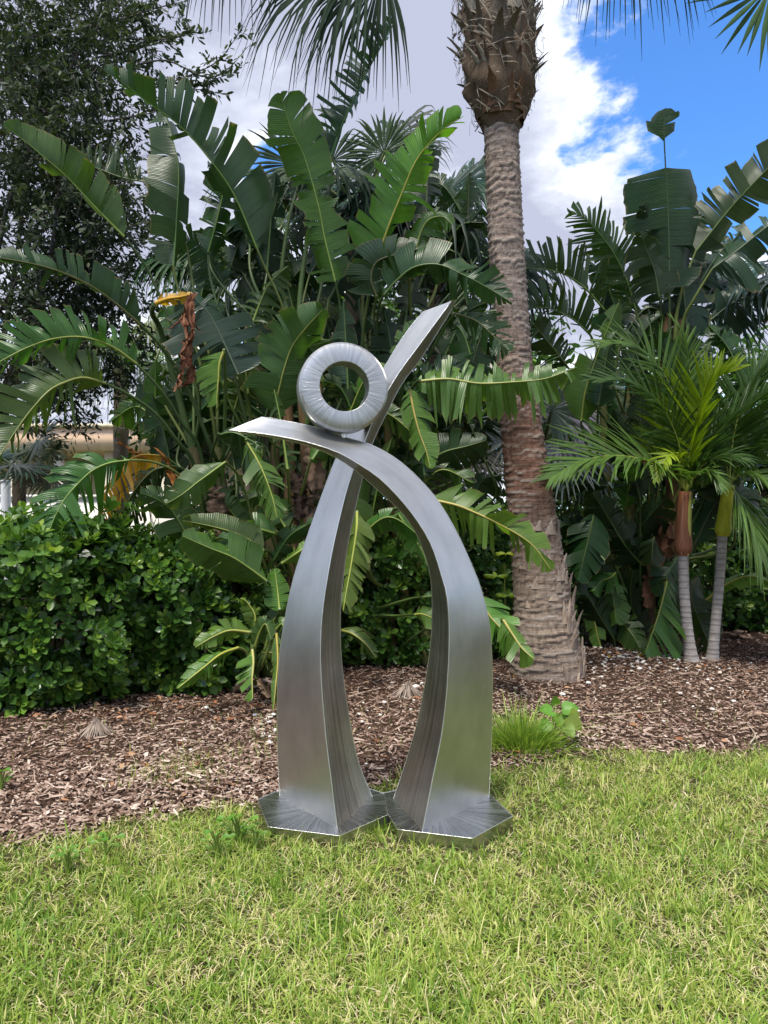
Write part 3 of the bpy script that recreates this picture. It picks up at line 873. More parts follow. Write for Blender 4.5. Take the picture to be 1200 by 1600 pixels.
# extra foliage in the depth of the clump
for i, (bx, by, tx, ty, w) in enumerate([(430, 640, 370, 560, 40), (470, 640, 420, 480, 36), (500, 620, 560, 520, 44), (360, 690, 300, 600, 36), (400, 620, 345, 470, 40), (520, 700, 590, 610, 40), (455, 780, 520, 720, 34),
                                         (345, 760, 250, 690, 34), (420, 760, 370, 700, 36), (480, 560, 440, 380, 34), (410, 480, 360, 390, 36), (500, 800, 560, 740, 34), (440, 900, 480, 830, 28), (520, 880, 580, 820, 30), (400, 830, 370, 770, 30)]):
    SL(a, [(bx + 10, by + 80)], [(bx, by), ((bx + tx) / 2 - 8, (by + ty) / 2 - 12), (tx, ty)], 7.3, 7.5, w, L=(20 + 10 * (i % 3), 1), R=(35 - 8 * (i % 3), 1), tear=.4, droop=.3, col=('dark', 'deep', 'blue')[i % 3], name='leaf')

rf = random.Random(17)


def fill(plant, n_, x0, x1, y0, y1, Y0, Y1, hw0, hw1, cols, seed):
    rf_ = random.Random(seed)
    for i_ in range(n_):
        bx_, by_ = rf_.uniform(x0, x1), rf_.uniform(y0, y1); an = rf_.gauss(0, .8); ln_ = rf_.uniform(90, 170)
        dx_, dy_ = math.sin(an), -math.cos(an); tx_, ty_ = bx_ + dx_ * ln_, by_ + dy_ * ln_
        mx_, my_ = (bx_ + tx_) / 2 - dx_ * 4, (by_ + ty_) / 2 - abs(dx_) * 22; ty_ += abs(dx_) * ln_ * .35
        Y_ = rf_.uniform(Y0, Y1)
        SL(plant, [(bx_ - dx_ * 20, by_ + 60)], [(bx_, by_), (mx_, my_), (tx_, ty_)], Y_, Y_ + rf_.uniform(-.2, .2), rf_.uniform(hw0, hw1), L=(rf_.uniform(5, 50), 1), R=(rf_.uniform(5, 50), 1), tear=rf_.uniform(.2, .75), gap=.14, droop=rf_.uniform(.05, .5), col=rf_.choice(cols))


fill(clumpA, 16, 240, 420, 520, 760, 6.75, 7.3, 26, 40, ('dark', 'deep', 'dark', 'mid'), 1)
fill(clumpA, 16, 390, 560, 560, 860, 6.5, 7.2, 24, 38, ('dark', 'deep', 'mid'), 2)
fill(clumpA, 9, 420, 560, 640, 860, 6.25, 6.55, 24, 34, ('mid', 'dark', 'mid'), 9)
fill(clumpA, 14, 300, 520, 360, 520, 7.2, 7.7, 28, 42, ('dark', 'deep', 'blue'), 3)
# ------------------------------------------------------------------ young plant at its foot
sucker = thing_at('young_bird_of_paradise', 'low young paddle-leaf plant on the mulch beside the left steel leg', 'plant', G(400, 1075))
a = sucker
stem(a, [G(400, 1075), P(398, 1040, 6.1), P(395, 1005, 5.95)], .03, .02, (0.14, 0.16, 0.04))
SL(a, [(396, 1040), (394, 1000)], [(390, 988), (360, 985), (335, 994), (304, 1012)], 5.85, 5.6, 22, L=(20, .7), R=(10, 1.1), tear=.25, col='lit')
SL(a, [(396, 1050), (385, 1020)], [(372, 1012), (345, 1022), (318, 1043), (277, 1076)], 5.8, 5.4, 22, L=(15, .9), R=(10, 1), tear=.4, gap=.12, col='lit')
SL(a, [(396, 1040)], [(394, 1012), (396, 1035), (394, 1062), (395, 1092)], 5.75, 5.5, 21, L=(70, .5), R=(5, 1.3), tear=.3, gap=.1, col='lit')
SL(a, [(398, 1040)], [(398, 1013), (405, 990), (415, 975), (424, 1000)], 5.85, 5.75, 17, L=(15, 1), R=(20, 1.1), tear=.2, col='mid')
SL(a, [(402, 1050)], [(408, 1020), (425, 1020), (436, 1030), (440, 1055)], 5.9, 5.85, 22, L=(20, 1), R=(15, 1), tear=.3, col='lit')
SL(a, [(410, 1040), (425, 1000)], [(432, 990), (434, 1030), (431, 1070), (427, 1112)], 5.7, 5.45, 11, L=(30, 1), R=(20, 1), tear=.2, col='lit')
SL(a, [(405, 1040)], [(415, 1010), (425, 975), (440, 950), (448, 945)], 6.0, 6.0, 20, L=(10, 1), R=(20, 1), tear=.25, col='mid')
SL(a, [(420, 1010)], [(430, 985), (440, 975), (445, 985)], 5.9, 5.85, 16, L=(10, 1), R=(20, 1), tear=.25, col='mid')
for i, pts in enumerate([[(395, 1060), (375, 1070), (365, 1082)], [(405, 1060), (415, 1080), (420, 1090)]]):
    ribbon(a, [P(x, y, 5.9) for x, y in pts], .04, C['tan'], seed=70 + i, name='dead_leaf')

# ------------------------------------------------------------------ middle clump: between ring and palm trunk
clumpB = thing_at('bird_of_paradise_plant', 'paddle-leaf clump between the raised steel arm and the ringed palm trunk', 'plant', G(650, 1040))
a = clumpB
for i, (pts, r0, r1, c) in enumerate([([(640, 1045), (632, 950), (622, 850), (610, 700), (600, 560)], .07, .045, (0.14, 0.10, 0.04)), ([(665, 1045), (662, 950), (655, 850), (650, 740), (640, 640)], .065, .04, (0.12, 0.12, 0.04)),
                                      ([(615, 1045), (606, 950), (596, 850), (585, 700), (575, 560)], .065, .04, (0.12, 0.09, 0.04))]):
    stem(a, [P(x, y, 7.35) for x, y in pts], r0, r1, c, seed=20 + i)
SL(a, [(570, 640), (566, 540), (578, 450)], [(588, 410), (605, 359), (627, 304), (649, 253), (674, 220), (700, 196), (719, 184)], 6.7, 6.3, 66, yp=7.2, L=(8, 1.05), R=(60, .8), tear=.65, gap=.12, droop=.1, col='lit', prof=[(0, .75), (.06, .95), (.3, 1.02), (.55, .8), (.8, .55), (.93, .42), (1, .1)])
SL(a, [(600, 620), (590, 520), (592, 480)], [(600, 461), (622, 436), (648, 417), (684, 413), (721, 428), (758, 447), (801, 474)], 6.5, 6.2, 46, yp=7.2, L=(15, 1), R=(25, .75), tear=.6, gap=.14, droop=.05, col='dark')
SL(a, [(600, 600), (585, 500)], [(588, 462), (580, 435), (590, 408), (630, 395), (668, 385)], 6.6, 6.5, 42, L=(25, 1), R=(15, 1), tear=.25, col='dark')
SL(a, [(640, 560), (640, 440)], [(648, 405), (655, 370), (668, 345), (690, 338), (706, 350)], 6.7, 6.6, 36, L=(25, .8), R=(12, 1), tear=.35, droop=.3, col='mid')
o = SL(a, [(640, 450), (650, 410)], [(655, 398), (664, 385), (676, 384), (692, 386)], 6.55, 6.5, 13, L=(40, 1), R=(40, 1), tear=.0, col='young')
SL(a, [(650, 600), (690, 520)], [(712, 490), (735, 497), (752, 507), (773, 527), (795, 548)], 6.5, 6.3, 40, L=(15, 1), R=(20, .8), tear=.6, gap=.14, droop=.2, col='dark')
SL(a, [(640, 620)], [(652, 596), (700, 592), (747, 599), (800, 597), (850, 592), (890, 578), (902, 574)], 6.15, 5.95, 46, yp=7.0, L=(30, .95), R=(4, 1.15), tear=.85, gap=.08, droop=.15, col='lit', fwd=.02)
SL(a, [(640, 680)], [(640, 606), (646, 640), (655, 675), (666, 705), (672, 732)], 6.2, 6.1, 26, L=(15, 1.1), R=(25, .9), tear=.35, gap=.12, droop=.2, col='lit')
SL(a, [(620, 690)], [(632, 580), (640, 540), (655, 505), (660, 495)], 6.4, 6.4, 30, L=(20, 1), R=(25, 1), tear=.6, gap=.2, col='mid')
SL(a, [(640, 800), (650, 740)], [(668, 722), (695, 706), (730, 697), (760, 688)], 6.8, 6.7, 36, L=(10, 1), R=(12, 1), tear=.1, col='dark')
SL(a, [(590, 806), (640, 790)], [(668, 780), (700, 786), (726, 794), (780, 819), (830, 850), (862, 892)], 6.1, 5.9, 42, yp=6.9, L=(16, 1), R=(28, .9), tear=.65, gap=.14, droop=.2, col='lit')
SL(a, [(580, 900), (570, 830)], [(558, 800), (557, 830), (548, 887), (541, 925), (536, 956)], 6.2, 6.0, 30, yp=6.9, L=(15, 1), R=(25, .8), tear=.4, gap=.12, droop=.15, col='lit')
SL(a, [(640, 860)], [(620, 800), (640, 830), (660, 862), (668, 885)], 6.4, 6.3, 22, L=(15, 1), R=(30, 1), tear=.35, col='mid')
SL(a, [(560, 1010)], [(533, 985), (550, 990), (570, 1005), (588, 1028)], 6.6, 6.4, 17, L=(20, 1), R=(40, .8), tear=.05, col='mid')
SL(a, [(578, 957), (600, 948), (640, 936)], [(660, 933), (690, 930)], 6.7, 6.7, 10, L=(30, 1), R=(30, 1), tear=.0, col='mid')
SL(a, [(585, 965), (620, 962)], [(648, 960), (662, 960), (690, 972)], 6.5, 6.4, 16, L=(10, 1), R=(10, 1), tear=.0, col='lit')
SL(a, [(640, 1000), (720, 950)], [(748, 930), (765, 962), (785, 985), (800, 1010)], 6.2, 6.0, 38, L=(10, 1), R=(18, 1), tear=.15, col='lit')
SL(a, [(700, 980), (770, 970)], [(786, 968), (800, 990), (815, 1012), (834, 1030)], 6.0, 5.8, 22, L=(20, .7), R=(10, 1.3), tear=.15, col='lit')
for i, (bx, by, tx, ty, w) in enumerate([(600, 540, 560, 450, 40), (640, 640, 720, 560, 40), (640, 760, 700, 640, 38), (560, 760, 530, 660, 34), (680, 840, 760, 760, 36), (600, 720, 660, 590, 40), (690, 560, 760, 470, 36), (580, 600, 600, 480, 36),
                                         (560, 860, 620, 800, 30), (620, 900, 570, 850, 30), (690, 500, 745, 400, 40), (660, 460, 610, 330, 40)]):
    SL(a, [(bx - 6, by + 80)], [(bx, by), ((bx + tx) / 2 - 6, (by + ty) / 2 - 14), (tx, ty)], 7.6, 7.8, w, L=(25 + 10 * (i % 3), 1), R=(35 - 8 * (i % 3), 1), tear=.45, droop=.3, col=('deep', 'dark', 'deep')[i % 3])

fill(clumpB, 22, 560, 760, 540, 860, 6.7, 7.5, 26, 40, ('dark', 'deep', 'deep', 'mid'), 4)
fill(clumpB, 12, 540, 740, 330, 500, 7.2, 7.8, 28, 42, ('dark', 'deep', 'blue'), 5)
# ------------------------------------------------------------------ right clump
clumpC = thing_at('bird_of_paradise_plant', 'tall dark paddle-leaf clump behind the two slim palms on the right', 'plant', G(1010, 1012))
a = clumpC
for i, (pts, r0, r1, c) in enumerate([([(1010, 1012), (1015, 900), (1022, 760), (1035, 600), (1045, 480)], .085, .05, (0.12, 0.075, 0.04)), ([(985, 1012), (982, 900), (985, 760), (985, 640), (990, 520)], .08, .05, (0.10, 0.10, 0.04)),
                                      ([(1040, 1008), (1045, 900), (1050, 760), (1056, 620), (1062, 500)], .08, .05, (0.16, 0.10, 0.05)), ([(960, 1012), (955, 900), (950, 780), (945, 680), (940, 600)], .07, .045, (0.10, 0.11, 0.04))]):
    stem(a, [P(x, y, 8.5 + .1 * (i % 2)) for x, y in pts], r0, r1, c, seed=30 + i)
SL(a, [(1042, 620), (1046, 520)], [(1046, 450), (1045, 370), (1043, 310), (1040, 257), (1038, 213), (1038, 170)], 8.3, 8.2, 58, yp=8.5, L=(8, 1.15), R=(10, .92), tear=.13, gap=.05, droop=.0, col='deep', fwd=.05, wob=.05,
   prof=[(0, .5), (.06, .8), (.4, 1), (.56, 1.0), (.655, .88), (.675, .02), (.84, .02), (.86, .36), (.93, .42), (.98, .22), (1, .03)])
SL(a, [(1058, 600), (1067, 507), (1083, 470)], [(1113, 420), (1150, 393), (1200, 353), (1250, 320)], 8.1, 7.9, 44, yp=8.5, L=(45, .9), R=(15, 1), tear=.5, gap=.12, droop=.2, col='blue', petr=.035)
SL(a, [(1055, 560), (1057, 493), (1070, 440)], [(1087, 393), (1137, 330), (1167, 297), (1200, 263), (1250, 215)], 8.3, 8.0, 50, yp=8.5, L=(10, 1), R=(35, .8), tear=.35, gap=.1, droop=.0, col='dark', petr=.035)
SL(a, [(1000, 600), (998, 520)], [(993, 483), (980, 440), (963, 403), (943, 373), (913, 340), (888, 333)], 8.3, 8.1, 52, yp=8.5, L=(10, 1), R=(10, 1.05), tear=1.0, gap=.42, droop=.1, col='dark', fwd=.45, wob=.08)
SL(a, [(990, 640), (965, 520)], [(943, 483), (917, 453), (890, 433), (860, 422), (815, 420), (780, 430)], 8.0, 7.7, 46, yp=8.5, L=(70, .5), R=(6, 1.1), tear=1.0, gap=.34, droop=-.05, col='dark', wob=.08)
SL(a, [(980, 660), (945, 570)], [(922, 523), (897, 500), (867, 485), (843, 480), (820, 488), (790, 510)], 7.9, 7.6, 48, yp=8.5, L=(70, .5), R=(6, 1), tear=.7, gap=.26, droop=-.05, col='dark', wob=.08)
SL(a, [(960, 680), (910, 610)], [(889, 576), (866, 546), (844, 520), (827, 501), (800, 490)], 7.8, 7.5, 34, yp=8.5, L=(15, 1), R=(25, .9), tear=.7, gap=.2, droop=.1, col='dark')
SL(a, [(940, 740), (915, 690)], [(908, 660), (915, 610), (935, 550), (955, 500), (968, 472)], 7.8, 7.7, 34, L=(8, 1), R=(10, 1), tear=.1, gap=.03, col='mid')
SL(a, [(935, 740)], [(934, 640), (942, 590), (952, 540), (965, 515)], 7.7, 7.7, 24, L=(10, 1), R=(25, 1), tear=.1, col='dark')
SL(a, [(1040, 560)], [(1031, 470), (1023, 425), (1012, 395), (1000, 362)], 8.0, 7.9, 42, L=(15, 1), R=(20, 1), tear=.45, gap=.1, droop=.35, col='deep')
SL(a, [(1050, 600)], [(1046, 450), (1060, 410), (1085, 360), (1100, 330)], 8.5, 8.5, 42, L=(12, 1), R=(15, 1), tear=.4, gap=.1, droop=.1, col='deep')
SL(a, [(1080, 560)], [(1090, 450), (1120, 400), (1150, 370), (1160, 350)], 8.6, 8.6, 46, L=(12, 1), R=(25, 1), tear=.6, gap=.2, droop=.4, col='blue')
SL(a, [(1100, 600)], [(1110, 500), (1150, 470), (1190, 460), (1230, 470)], 8.5, 8.4, 42, L=(12, 1), R=(25, 1), tear=.6, gap=.15, droop=.4, col='blue')
# low dark leaves
for i, (bl, w, c, Ln, Rn, te) in enumerate([
        ([(928, 800), (925, 817), (915, 860), (903, 908)], 34, 'dark', 10, 15, .3), ([(962, 895), (955, 902), (940, 908), (926, 924)], 22, 'mid', 15, 15, .05),
        ([(948, 910), (955, 922), (960, 948), (963, 974)], 27, 'mid', 10, 10, .05), ([(966, 966), (973, 973), (990, 995), (1004, 1022)], 24, 'mid', 10, 15, .1),
        ([(1022, 840), (1020, 847), (1019, 862), (1018, 878)], 26, 'dark', 20, 15, .1), ([(923, 930), (928, 965), (934, 995), (944, 1025)], 15, 'lit', 60, 10, .2),
        ([(978, 795), (980, 775), (986, 745), (990, 728)], 24, 'mid', 10, 15, .3), ([(973, 858), (995, 830), (1020, 800), (1042, 778)], 42, 'deep', 15, 15, .2),
        ([(950, 760), (920, 755), (890, 760), (862, 775)], 22, 'dark', 30, 10, .1), ([(1000, 880), (975, 850), (945, 800), (925, 770)], 40, 'deep', 15, 20, .3),
        ([(930, 850), (905, 830), (885, 820), (868, 830)], 30, 'deep', 20, 20, .2), ([(985, 960), (960, 930), (930, 890), (900, 880)], 36, 'deep', 20, 20, .2),
        ([(1090, 900), (1080, 930), (1095, 975), (1114, 1022)], 36, 'dark', 10, 12, .45), ([(1060, 870), (1050, 885), (1040, 905), (1036, 930)], 28, 'dark', 20, 15, .1),
        ([(1100, 780), (1120, 760), (1150, 770), (1180, 800)], 34, 'deep', 20, 20, .4), ([(1085, 850), (1110, 800), (1130, 770), (1150, 740)], 30, 'blue', 20, 20, .2),
        ([(1000, 780), (985, 720), (970, 670), (960, 640)], 36, 'deep', 20, 25, .3), ([(1030, 760), (1010, 700), (1000, 650), (1003, 610)], 36, 'deep', 20, 25, .3),
        ([(1100, 940), (1140, 910), (1175, 900), (1215, 915)], 16, 'lit', 60, 15, .05), ([(1060, 960), (1020, 900), (1000, 860), (985, 850)], 34, 'deep', 20, 20, .2),
        ([(1080, 720), (1110, 690), (1140, 650), (1160, 600)], 36, 'deep', 20, 20, .3), ([(960, 1000), (935, 960), (915, 930), (890, 930)], 30, 'deep', 25, 20, .2),
        ([(1010, 1000), (990, 960), (985, 920), (990, 890)], 30, 'deep', 25, 20, .2), ([(1120, 740), (1140, 700), (1165, 690), (1200, 710)], 30, 'dark', 25, 20, .5)]):
    x0, y0 = bl[0]
    SL(a, [(1000 + (x0 - 1000) * .3, min(1000, y0 + 130)), (1000 + (x0 - 1000) * .8, y0 + 40)], bl, 8.15 + .1 * (i % 4), 8.0 + .1 * (i % 3), w, yp=8.5, L=(Ln, 1), R=(Rn, 1), tear=te, gap=.1, droop=.12, col=c)
o = SL(a, [(1060, 880)], [(1043, 905), (1036, 935), (1024, 975), (1008, 1020)], 7.9, 7.7, 52, L=(6, 1.15), R=(70, .3), tear=.55, gap=.05, droop=.1, col='lit', fwd=.5, prof=[(0, .3), (.15, .6), (.5, 1), (.85, 1), (1, .55)])
for i, pts in enumerate([[(1000, 1022), (1008, 1028), (1016, 1030)], [(940, 1025), (948, 1026), (954, 1028)]]):
    o = ribbon(a, [P(x, y, 7.72) for x, y in pts], .05, (0.5, 0.32, 0.03), seed=80 + i, name='yellow_leaf_tip')
for i, pts in enumerate([[(1050, 800), (1045, 850), (1040, 910)], [(1030, 790), (1032, 840), (1028, 900)], [(1012, 850), (1015, 900), (1012, 950)], [(1000, 640), (1010, 670), (1005, 700)], [(985, 690), (1005, 710), (1010, 735)]]):
    ribbon(a, [P(x, y, 8.3) for x, y in pts], .09, ((0.16, 0.075, 0.045), (0.30, 0.2, 0.12))[i > 2], seed=100 + i, name='dead_sheath')

fill(clumpC, 16, 880, 1180, 560, 820, 8.0, 8.6, 28, 42, ('dark', 'deep', 'deep'), 6)
fill(clumpC, 8, 960, 1180, 420, 560, 8.4, 8.8, 28, 42, ('dark', 'deep', 'blue'), 7)
# ------------------------------------------------------------------ tall palm with ringed trunk
k = NT('palm_bark')
pos = k.coord('Object')
nzv = k.noise(1.0, 7, 0.72, k.coord('Object', (30, 30, 14)))
nzr = k.noise(1.0, 6, 0.7, k.coord('Object', (5, 5, 60)), 0.4)
zz = k.new('ShaderNodeSeparateXYZ'); k.l.new(pos, zz.inputs[0])
zf = k.new('ShaderNodeMapRange'); zf.inputs['From Min'].default_value = 0.9; zf.inputs['From Max'].default_value = 3.6; k.l.new(k.math('ADD', zz.outputs[2], k.math('MULTIPLY', nzr, 0.5)), zf.inputs['Value'])
redness = k.ramp(zf.outputs[0], [(0.0, (0.31, 0.24, 0.19)), (0.22, (0.27, 0.185, 0.14)), (0.42, (0.20, 0.105, 0.075)), (0.66, (0.22, 0.13, 0.10)), (0.80, (0.29, 0.21, 0.175)), (1.0, (0.30, 0.235, 0.205))])
col = k.mix(1.0, redness, k.ramp(nzv, [(0.28, (0.25, 0.23, 0.22)), (0.5, (0.85, 0.85, 0.85)), (0.75, (1.35, 1.32, 1.28))]), 'MULTIPLY')
tn = k.attr()
col = k.mix(1.0, col, k.ramp(nzr, [(0.32, (0.45, 0.42, 0.40)), (0.5, (1, 1, 1)), (0.72, (1.35, 1.3, 1.25))]), 'MULTIPLY')
col = k.mix(k.math('MULTIPLY', tn, 0.8), col, (0.50, 0.44, 0.38))
M_PALM = k.done(k.principled(col, 0.92, 0, 0.12, k.bump(k.math('ADD', nzv, k.math('MULTIPLY', nzr, 0.6)), 0.7, 0.02)))
palm = thing_at('fan_palm', 'tall fan palm with ringed brown trunk and shaggy top, right of the sculpture', 'palm', G(857, 1062))
PY = 6.85
cl = [(857, 1072), (852, 1000), (843, 900), (828, 780), (814, 660), (803, 560), (795, 450), (788, 330), (783, 200), (778, 60), (775, -60), (775, -160)]
cpts = [P(x, y, PY) for x, y in cl]; cpts[0].z = -0.05
wpx = [(1072, 60), (1040, 57), (1000, 52), (950, 46), (900, 42), (850, 39), (780, 36), (700, 33), (640, 31), (560, 28), (450, 27.5), (330, 27), (195, 26.5), (100, 31), (-160, 32)]
B, L_ = spline(cpts, 420)
rg = random.Random(5)
rows, tints = [], []
nr = 56
ring_at = [0.0]
while ring_at[-1] < L_: ring_at.append(ring_at[-1] + rg.uniform(0.035, 0.075))
ring_at = np.array(ring_at)
phs = [rg.uniform(0, 6.28) for _ in ring_at]
for i in range(420):
    d = L_ * i / 419; z = B[i][2]; py = 800 - (z - CAMZ) * FPX / PY
    r = np.interp(-py, [-w[0] for w in wpx], [w[1] for w in wpx]) * PY / FPX
    row, tr = [], []
    for q in range(nr):
        a_ = q * 2 * math.pi / nr
        dd = d + 0.012 * math.sin(a_ * 2 + d * 3) + 0.010 * math.sin(a_ * 5 + d * 9) + 0.006 * math.sin(a_ * 11 + d * 23)
        ki = np.searchsorted(ring_at, dd) - 1; ki = max(0, min(len(ring_at) - 2, ki))
        f = (dd - ring_at[ki]) / (ring_at[ki + 1] - ring_at[ki])
        lip = math.exp(-((f - 0.12) / 0.13) ** 2)
        amp = 0.010 + 0.008 * math.sin(phs[ki] + a_ * 1.5)
        rr = r * (1 + 0.015 * math.sin(a_ * 3 + d * 2)) + amp * (lip - 0.3 * f)
        row.append((B[i][0] + rr * math.cos(a_), B[i][1] + rr * math.sin(a_), z)); tr.append(min(1, max(0, lip * (0.5 + 0.5 * math.sin(phs[ki] * 3 + a_ * 2.3)))))
    rows.append(row); tints += tr
b = MB(); b.grid(rows, wrap=True, tint=tints)
trunk = link('trunk', b.mesh('trunk', M_PALM), palm)


def axis_at(py):
    i = int(np.argmin(np.abs(B[:, 2] - (CAMZ - (py - 800) * PY / FPX)))); return Vector(B[i])


def boot(parent, ctr, a_, r, ln, w, lean, col, seed, split=True, curl=0.3):
    """an old leaf base: a tapering fibrous stub that stands off the trunk"""
    rg_ = random.Random(seed)
    out = Vector((math.cos(a_), math.sin(a_), 0)); side = Vector((-math.sin(a_), math.cos(a_), 0))
    base = ctr + out * (r * 0.9)
    mb_ = MB(); K = 8
    sw = rg_.gauss(0, 0.18)
    prongs = (-1, 1) if split else (0,)
    for pr in prongs:
        rows_ = []
        for q in range(K):
            s = q / (K - 1)
            up_ = ln * s * math.cos(lean * (0.6 + curl * s)); off = ln * s * math.sin(lean * (0.6 + curl * s * 2))
            sp = pr * w * (0.30 + 0.5 * max(0, s - 0.25))
            c_ = base + Vector((0, 0, up_)) + out * off + side * (sp + sw * ln * s * s)
            ww = w * (0.55 if split else 1.0) * (1 - s) ** 0.8 + 0.004 + 0.004 * rg_.uniform(-1, 1)
            th = 0.016 * (1 - s) + 0.004
            rows_.append([c_ - side * ww, c_ - side * ww * 0.5 + out * th, c_ + out * th * 1.3, c_ + side * ww * 0.5 + out * th, c_ + side * ww, c_ - out * th])
        mb_.grid(rows_, wrap=True)
    return link('leaf_base', mb_.mesh('leaf_base', M_BOOT), parent, col)


M_BOOT = mat_obj('old_leaf_base', 0.9, 0.12, 26.0, 0.7, 0.8, (3, 3, 0.5))
n_b = 0
# shaggy top
for i in range(190):
    py = 195 - (i / 190) * 330; a_ = i * 2.399 + rg.uniform(-.3, .3)
    if math.sin(a_) > 0.55 and i % 2: continue
    f = (195 - py) / 195
    r = (38 + 25 * min(1, f * 1.6)) * PY / FPX
    g_ = rg.uniform(0.75, 1.3)
    c_ = [(0.20, 0.165, 0.13), (0.13, 0.105, 0.085), (0.30, 0.265, 0.22), (0.16, 0.11, 0.08)][rg.randrange(4)]
    if py > 165: c_ = (0.17, 0.095, 0.06)
    boot(palm, axis_at(py), a_, r * rg.uniform(.78, 1.0), rg.uniform(.14, .30), rg.uniform(.06, .125), rg.uniform(.0, .6), tuple(x * g_ for x in c_), i, split=rg.random() < .45, curl=rg.uniform(-.1, .9))
# fibre mat below the old bases
rows = []
for i in range(40):
    py = 205 - i * 10; f = i / 39
    r = (27 + 27 * min(1, (i / 6))) * PY / FPX * (1 if i > 1 else .98)
    c_ = axis_at(py)
    rows.append([(c_.x + r * (1 + .08 * math.sin(a_ * 7 + i) + rg.uniform(-.04, .04)) * math.cos(a_), c_.y + r * (1 + .06 * math.cos(a_ * 5 + i * .7)) * math.sin(a_), c_.z) for a_ in np.linspace(0, 2 * math.pi, 41)[:-1]])
b = MB(); b.grid(rows, wrap=True); link('fibre_sheath', b.mesh('fibre', M_BOOT), palm, (0.12, 0.085, 0.06))
fib = MB()
for i in range(900):
    py = 185 - rg.random() * 320; a_ = rg.uniform(0, 6.28); f = (195 - py) / 195
    r = (40 + 25 * min(1, f * 1.6)) * PY / FPX * rg.uniform(.85, 1.06); c_ = axis_at(py); da = rg.uniform(-.7, .7); dz = rg.uniform(-.16, .22)
    pts_ = [c_ + Vector(((r + .02 * math.sin(q * 3.1) + (.03 * q * rg.random())) * math.cos(a_ + da * q), (r + .02 * math.sin(q * 3.1)) * math.sin(a_ + da * q), dz * q)) for q in (0, .5, 1)]
    w_ = Vector((0, 0, rg.uniform(.002, .006))) + Vector((-math.sin(a_), math.cos(a_), 0)) * .003
    fib.grid([[q - w_, q + w_] for q in pts_])
o = link('fibre_threads', fib.mesh('fibre_threads', M_BOOT), palm, (0.27, 0.23, 0.18)); o['kind'] = 'stuff'
# stubs round the foot, mostly on the right
for i in range(46):
    py = 1066 - (i / 46) ** 1.2 * 250
    a_ = rg.uniform(-1.9, 0.35) if i % 5 else rg.uniform(-2.9, -1.9)
    r = np.interp(-py, [-w[0] for w in wpx], [w[1] for w in wpx]) * PY / FPX
    g_ = rg.uniform(.7, 1.25); right = math.cos(a_) > 0.3
    boot(palm, axis_at(py), a_, r * 1.04, rg.uniform(.08, .22) if right else rg.uniform(.05, .12), rg.uniform(.04, .075), rg.uniform(.0, .28) if right else rg.uniform(.0, .15), tuple(x * g_ for x in (0.31, 0.24, 0.19)), 300 + i, split=rg.random() < .3, curl=rg.uniform(-.2, .6))
# crown: drooping fan leaves, mostly above the picture
top = axis_at(-150)
cr_specs = [((575, -70), 6.4, (-.72, -.15, -.62), 1.35), ((600, -55), 6.6, (-.5, .05, -.85), 1.05), ((370, -175), 6.4, (-.3, -.1, -.9), 1.05), 
            ((975, -170), 6.2, (.12, -.1, -1), 1.05), ((1205, -22), 6.3, (-.55, -.1, -.6), .82), ((1330, -120), 5.9, (.5, -.3, -.4), 1.1), ((1090, -330), 5.6, (.6, -.5, -.2), 1.1), ((800, -450), 5.2, (0, -.8, .3), 1.1),
            ((640, -440), 7.9, (-.2, .7, .3), 1.1), ((930, -460), 8.0, (.3, .7, .4), 1.1), ((430, -380), 7.5, (-.8, .3, .1), 1.1), ((1150, -380), 7.8, (.8, .4, 0), 1.1), ((780, -560), 6.8, (0, 0, 1), 1.0)]
for i, ((x, y), Y, ax, R_) in enumerate(cr_specs):
    hub = P(x, y, Y); mid_ = (top + hub) / 2 + Vector((0, 0, .25))
    nm = Vector((0, -.8, .6)) if i != 4 else Vector((.1, -1, .2))
    fan_leaf(palm, hub, ax, nm, R_, nseg=38, spread=52 if i != 4 else 150, split=.55, droop=.22 if i != 4 else .05, col=(0.018, 0.032, 0.020) if i != 4 else (0.05, 0.095, 0.04), pet=[top, mid_], seed=500 + i, mat=M_CROWN, thread=.6 if i != 4 else .0, wseg=1.05 if i != 4 else .8)

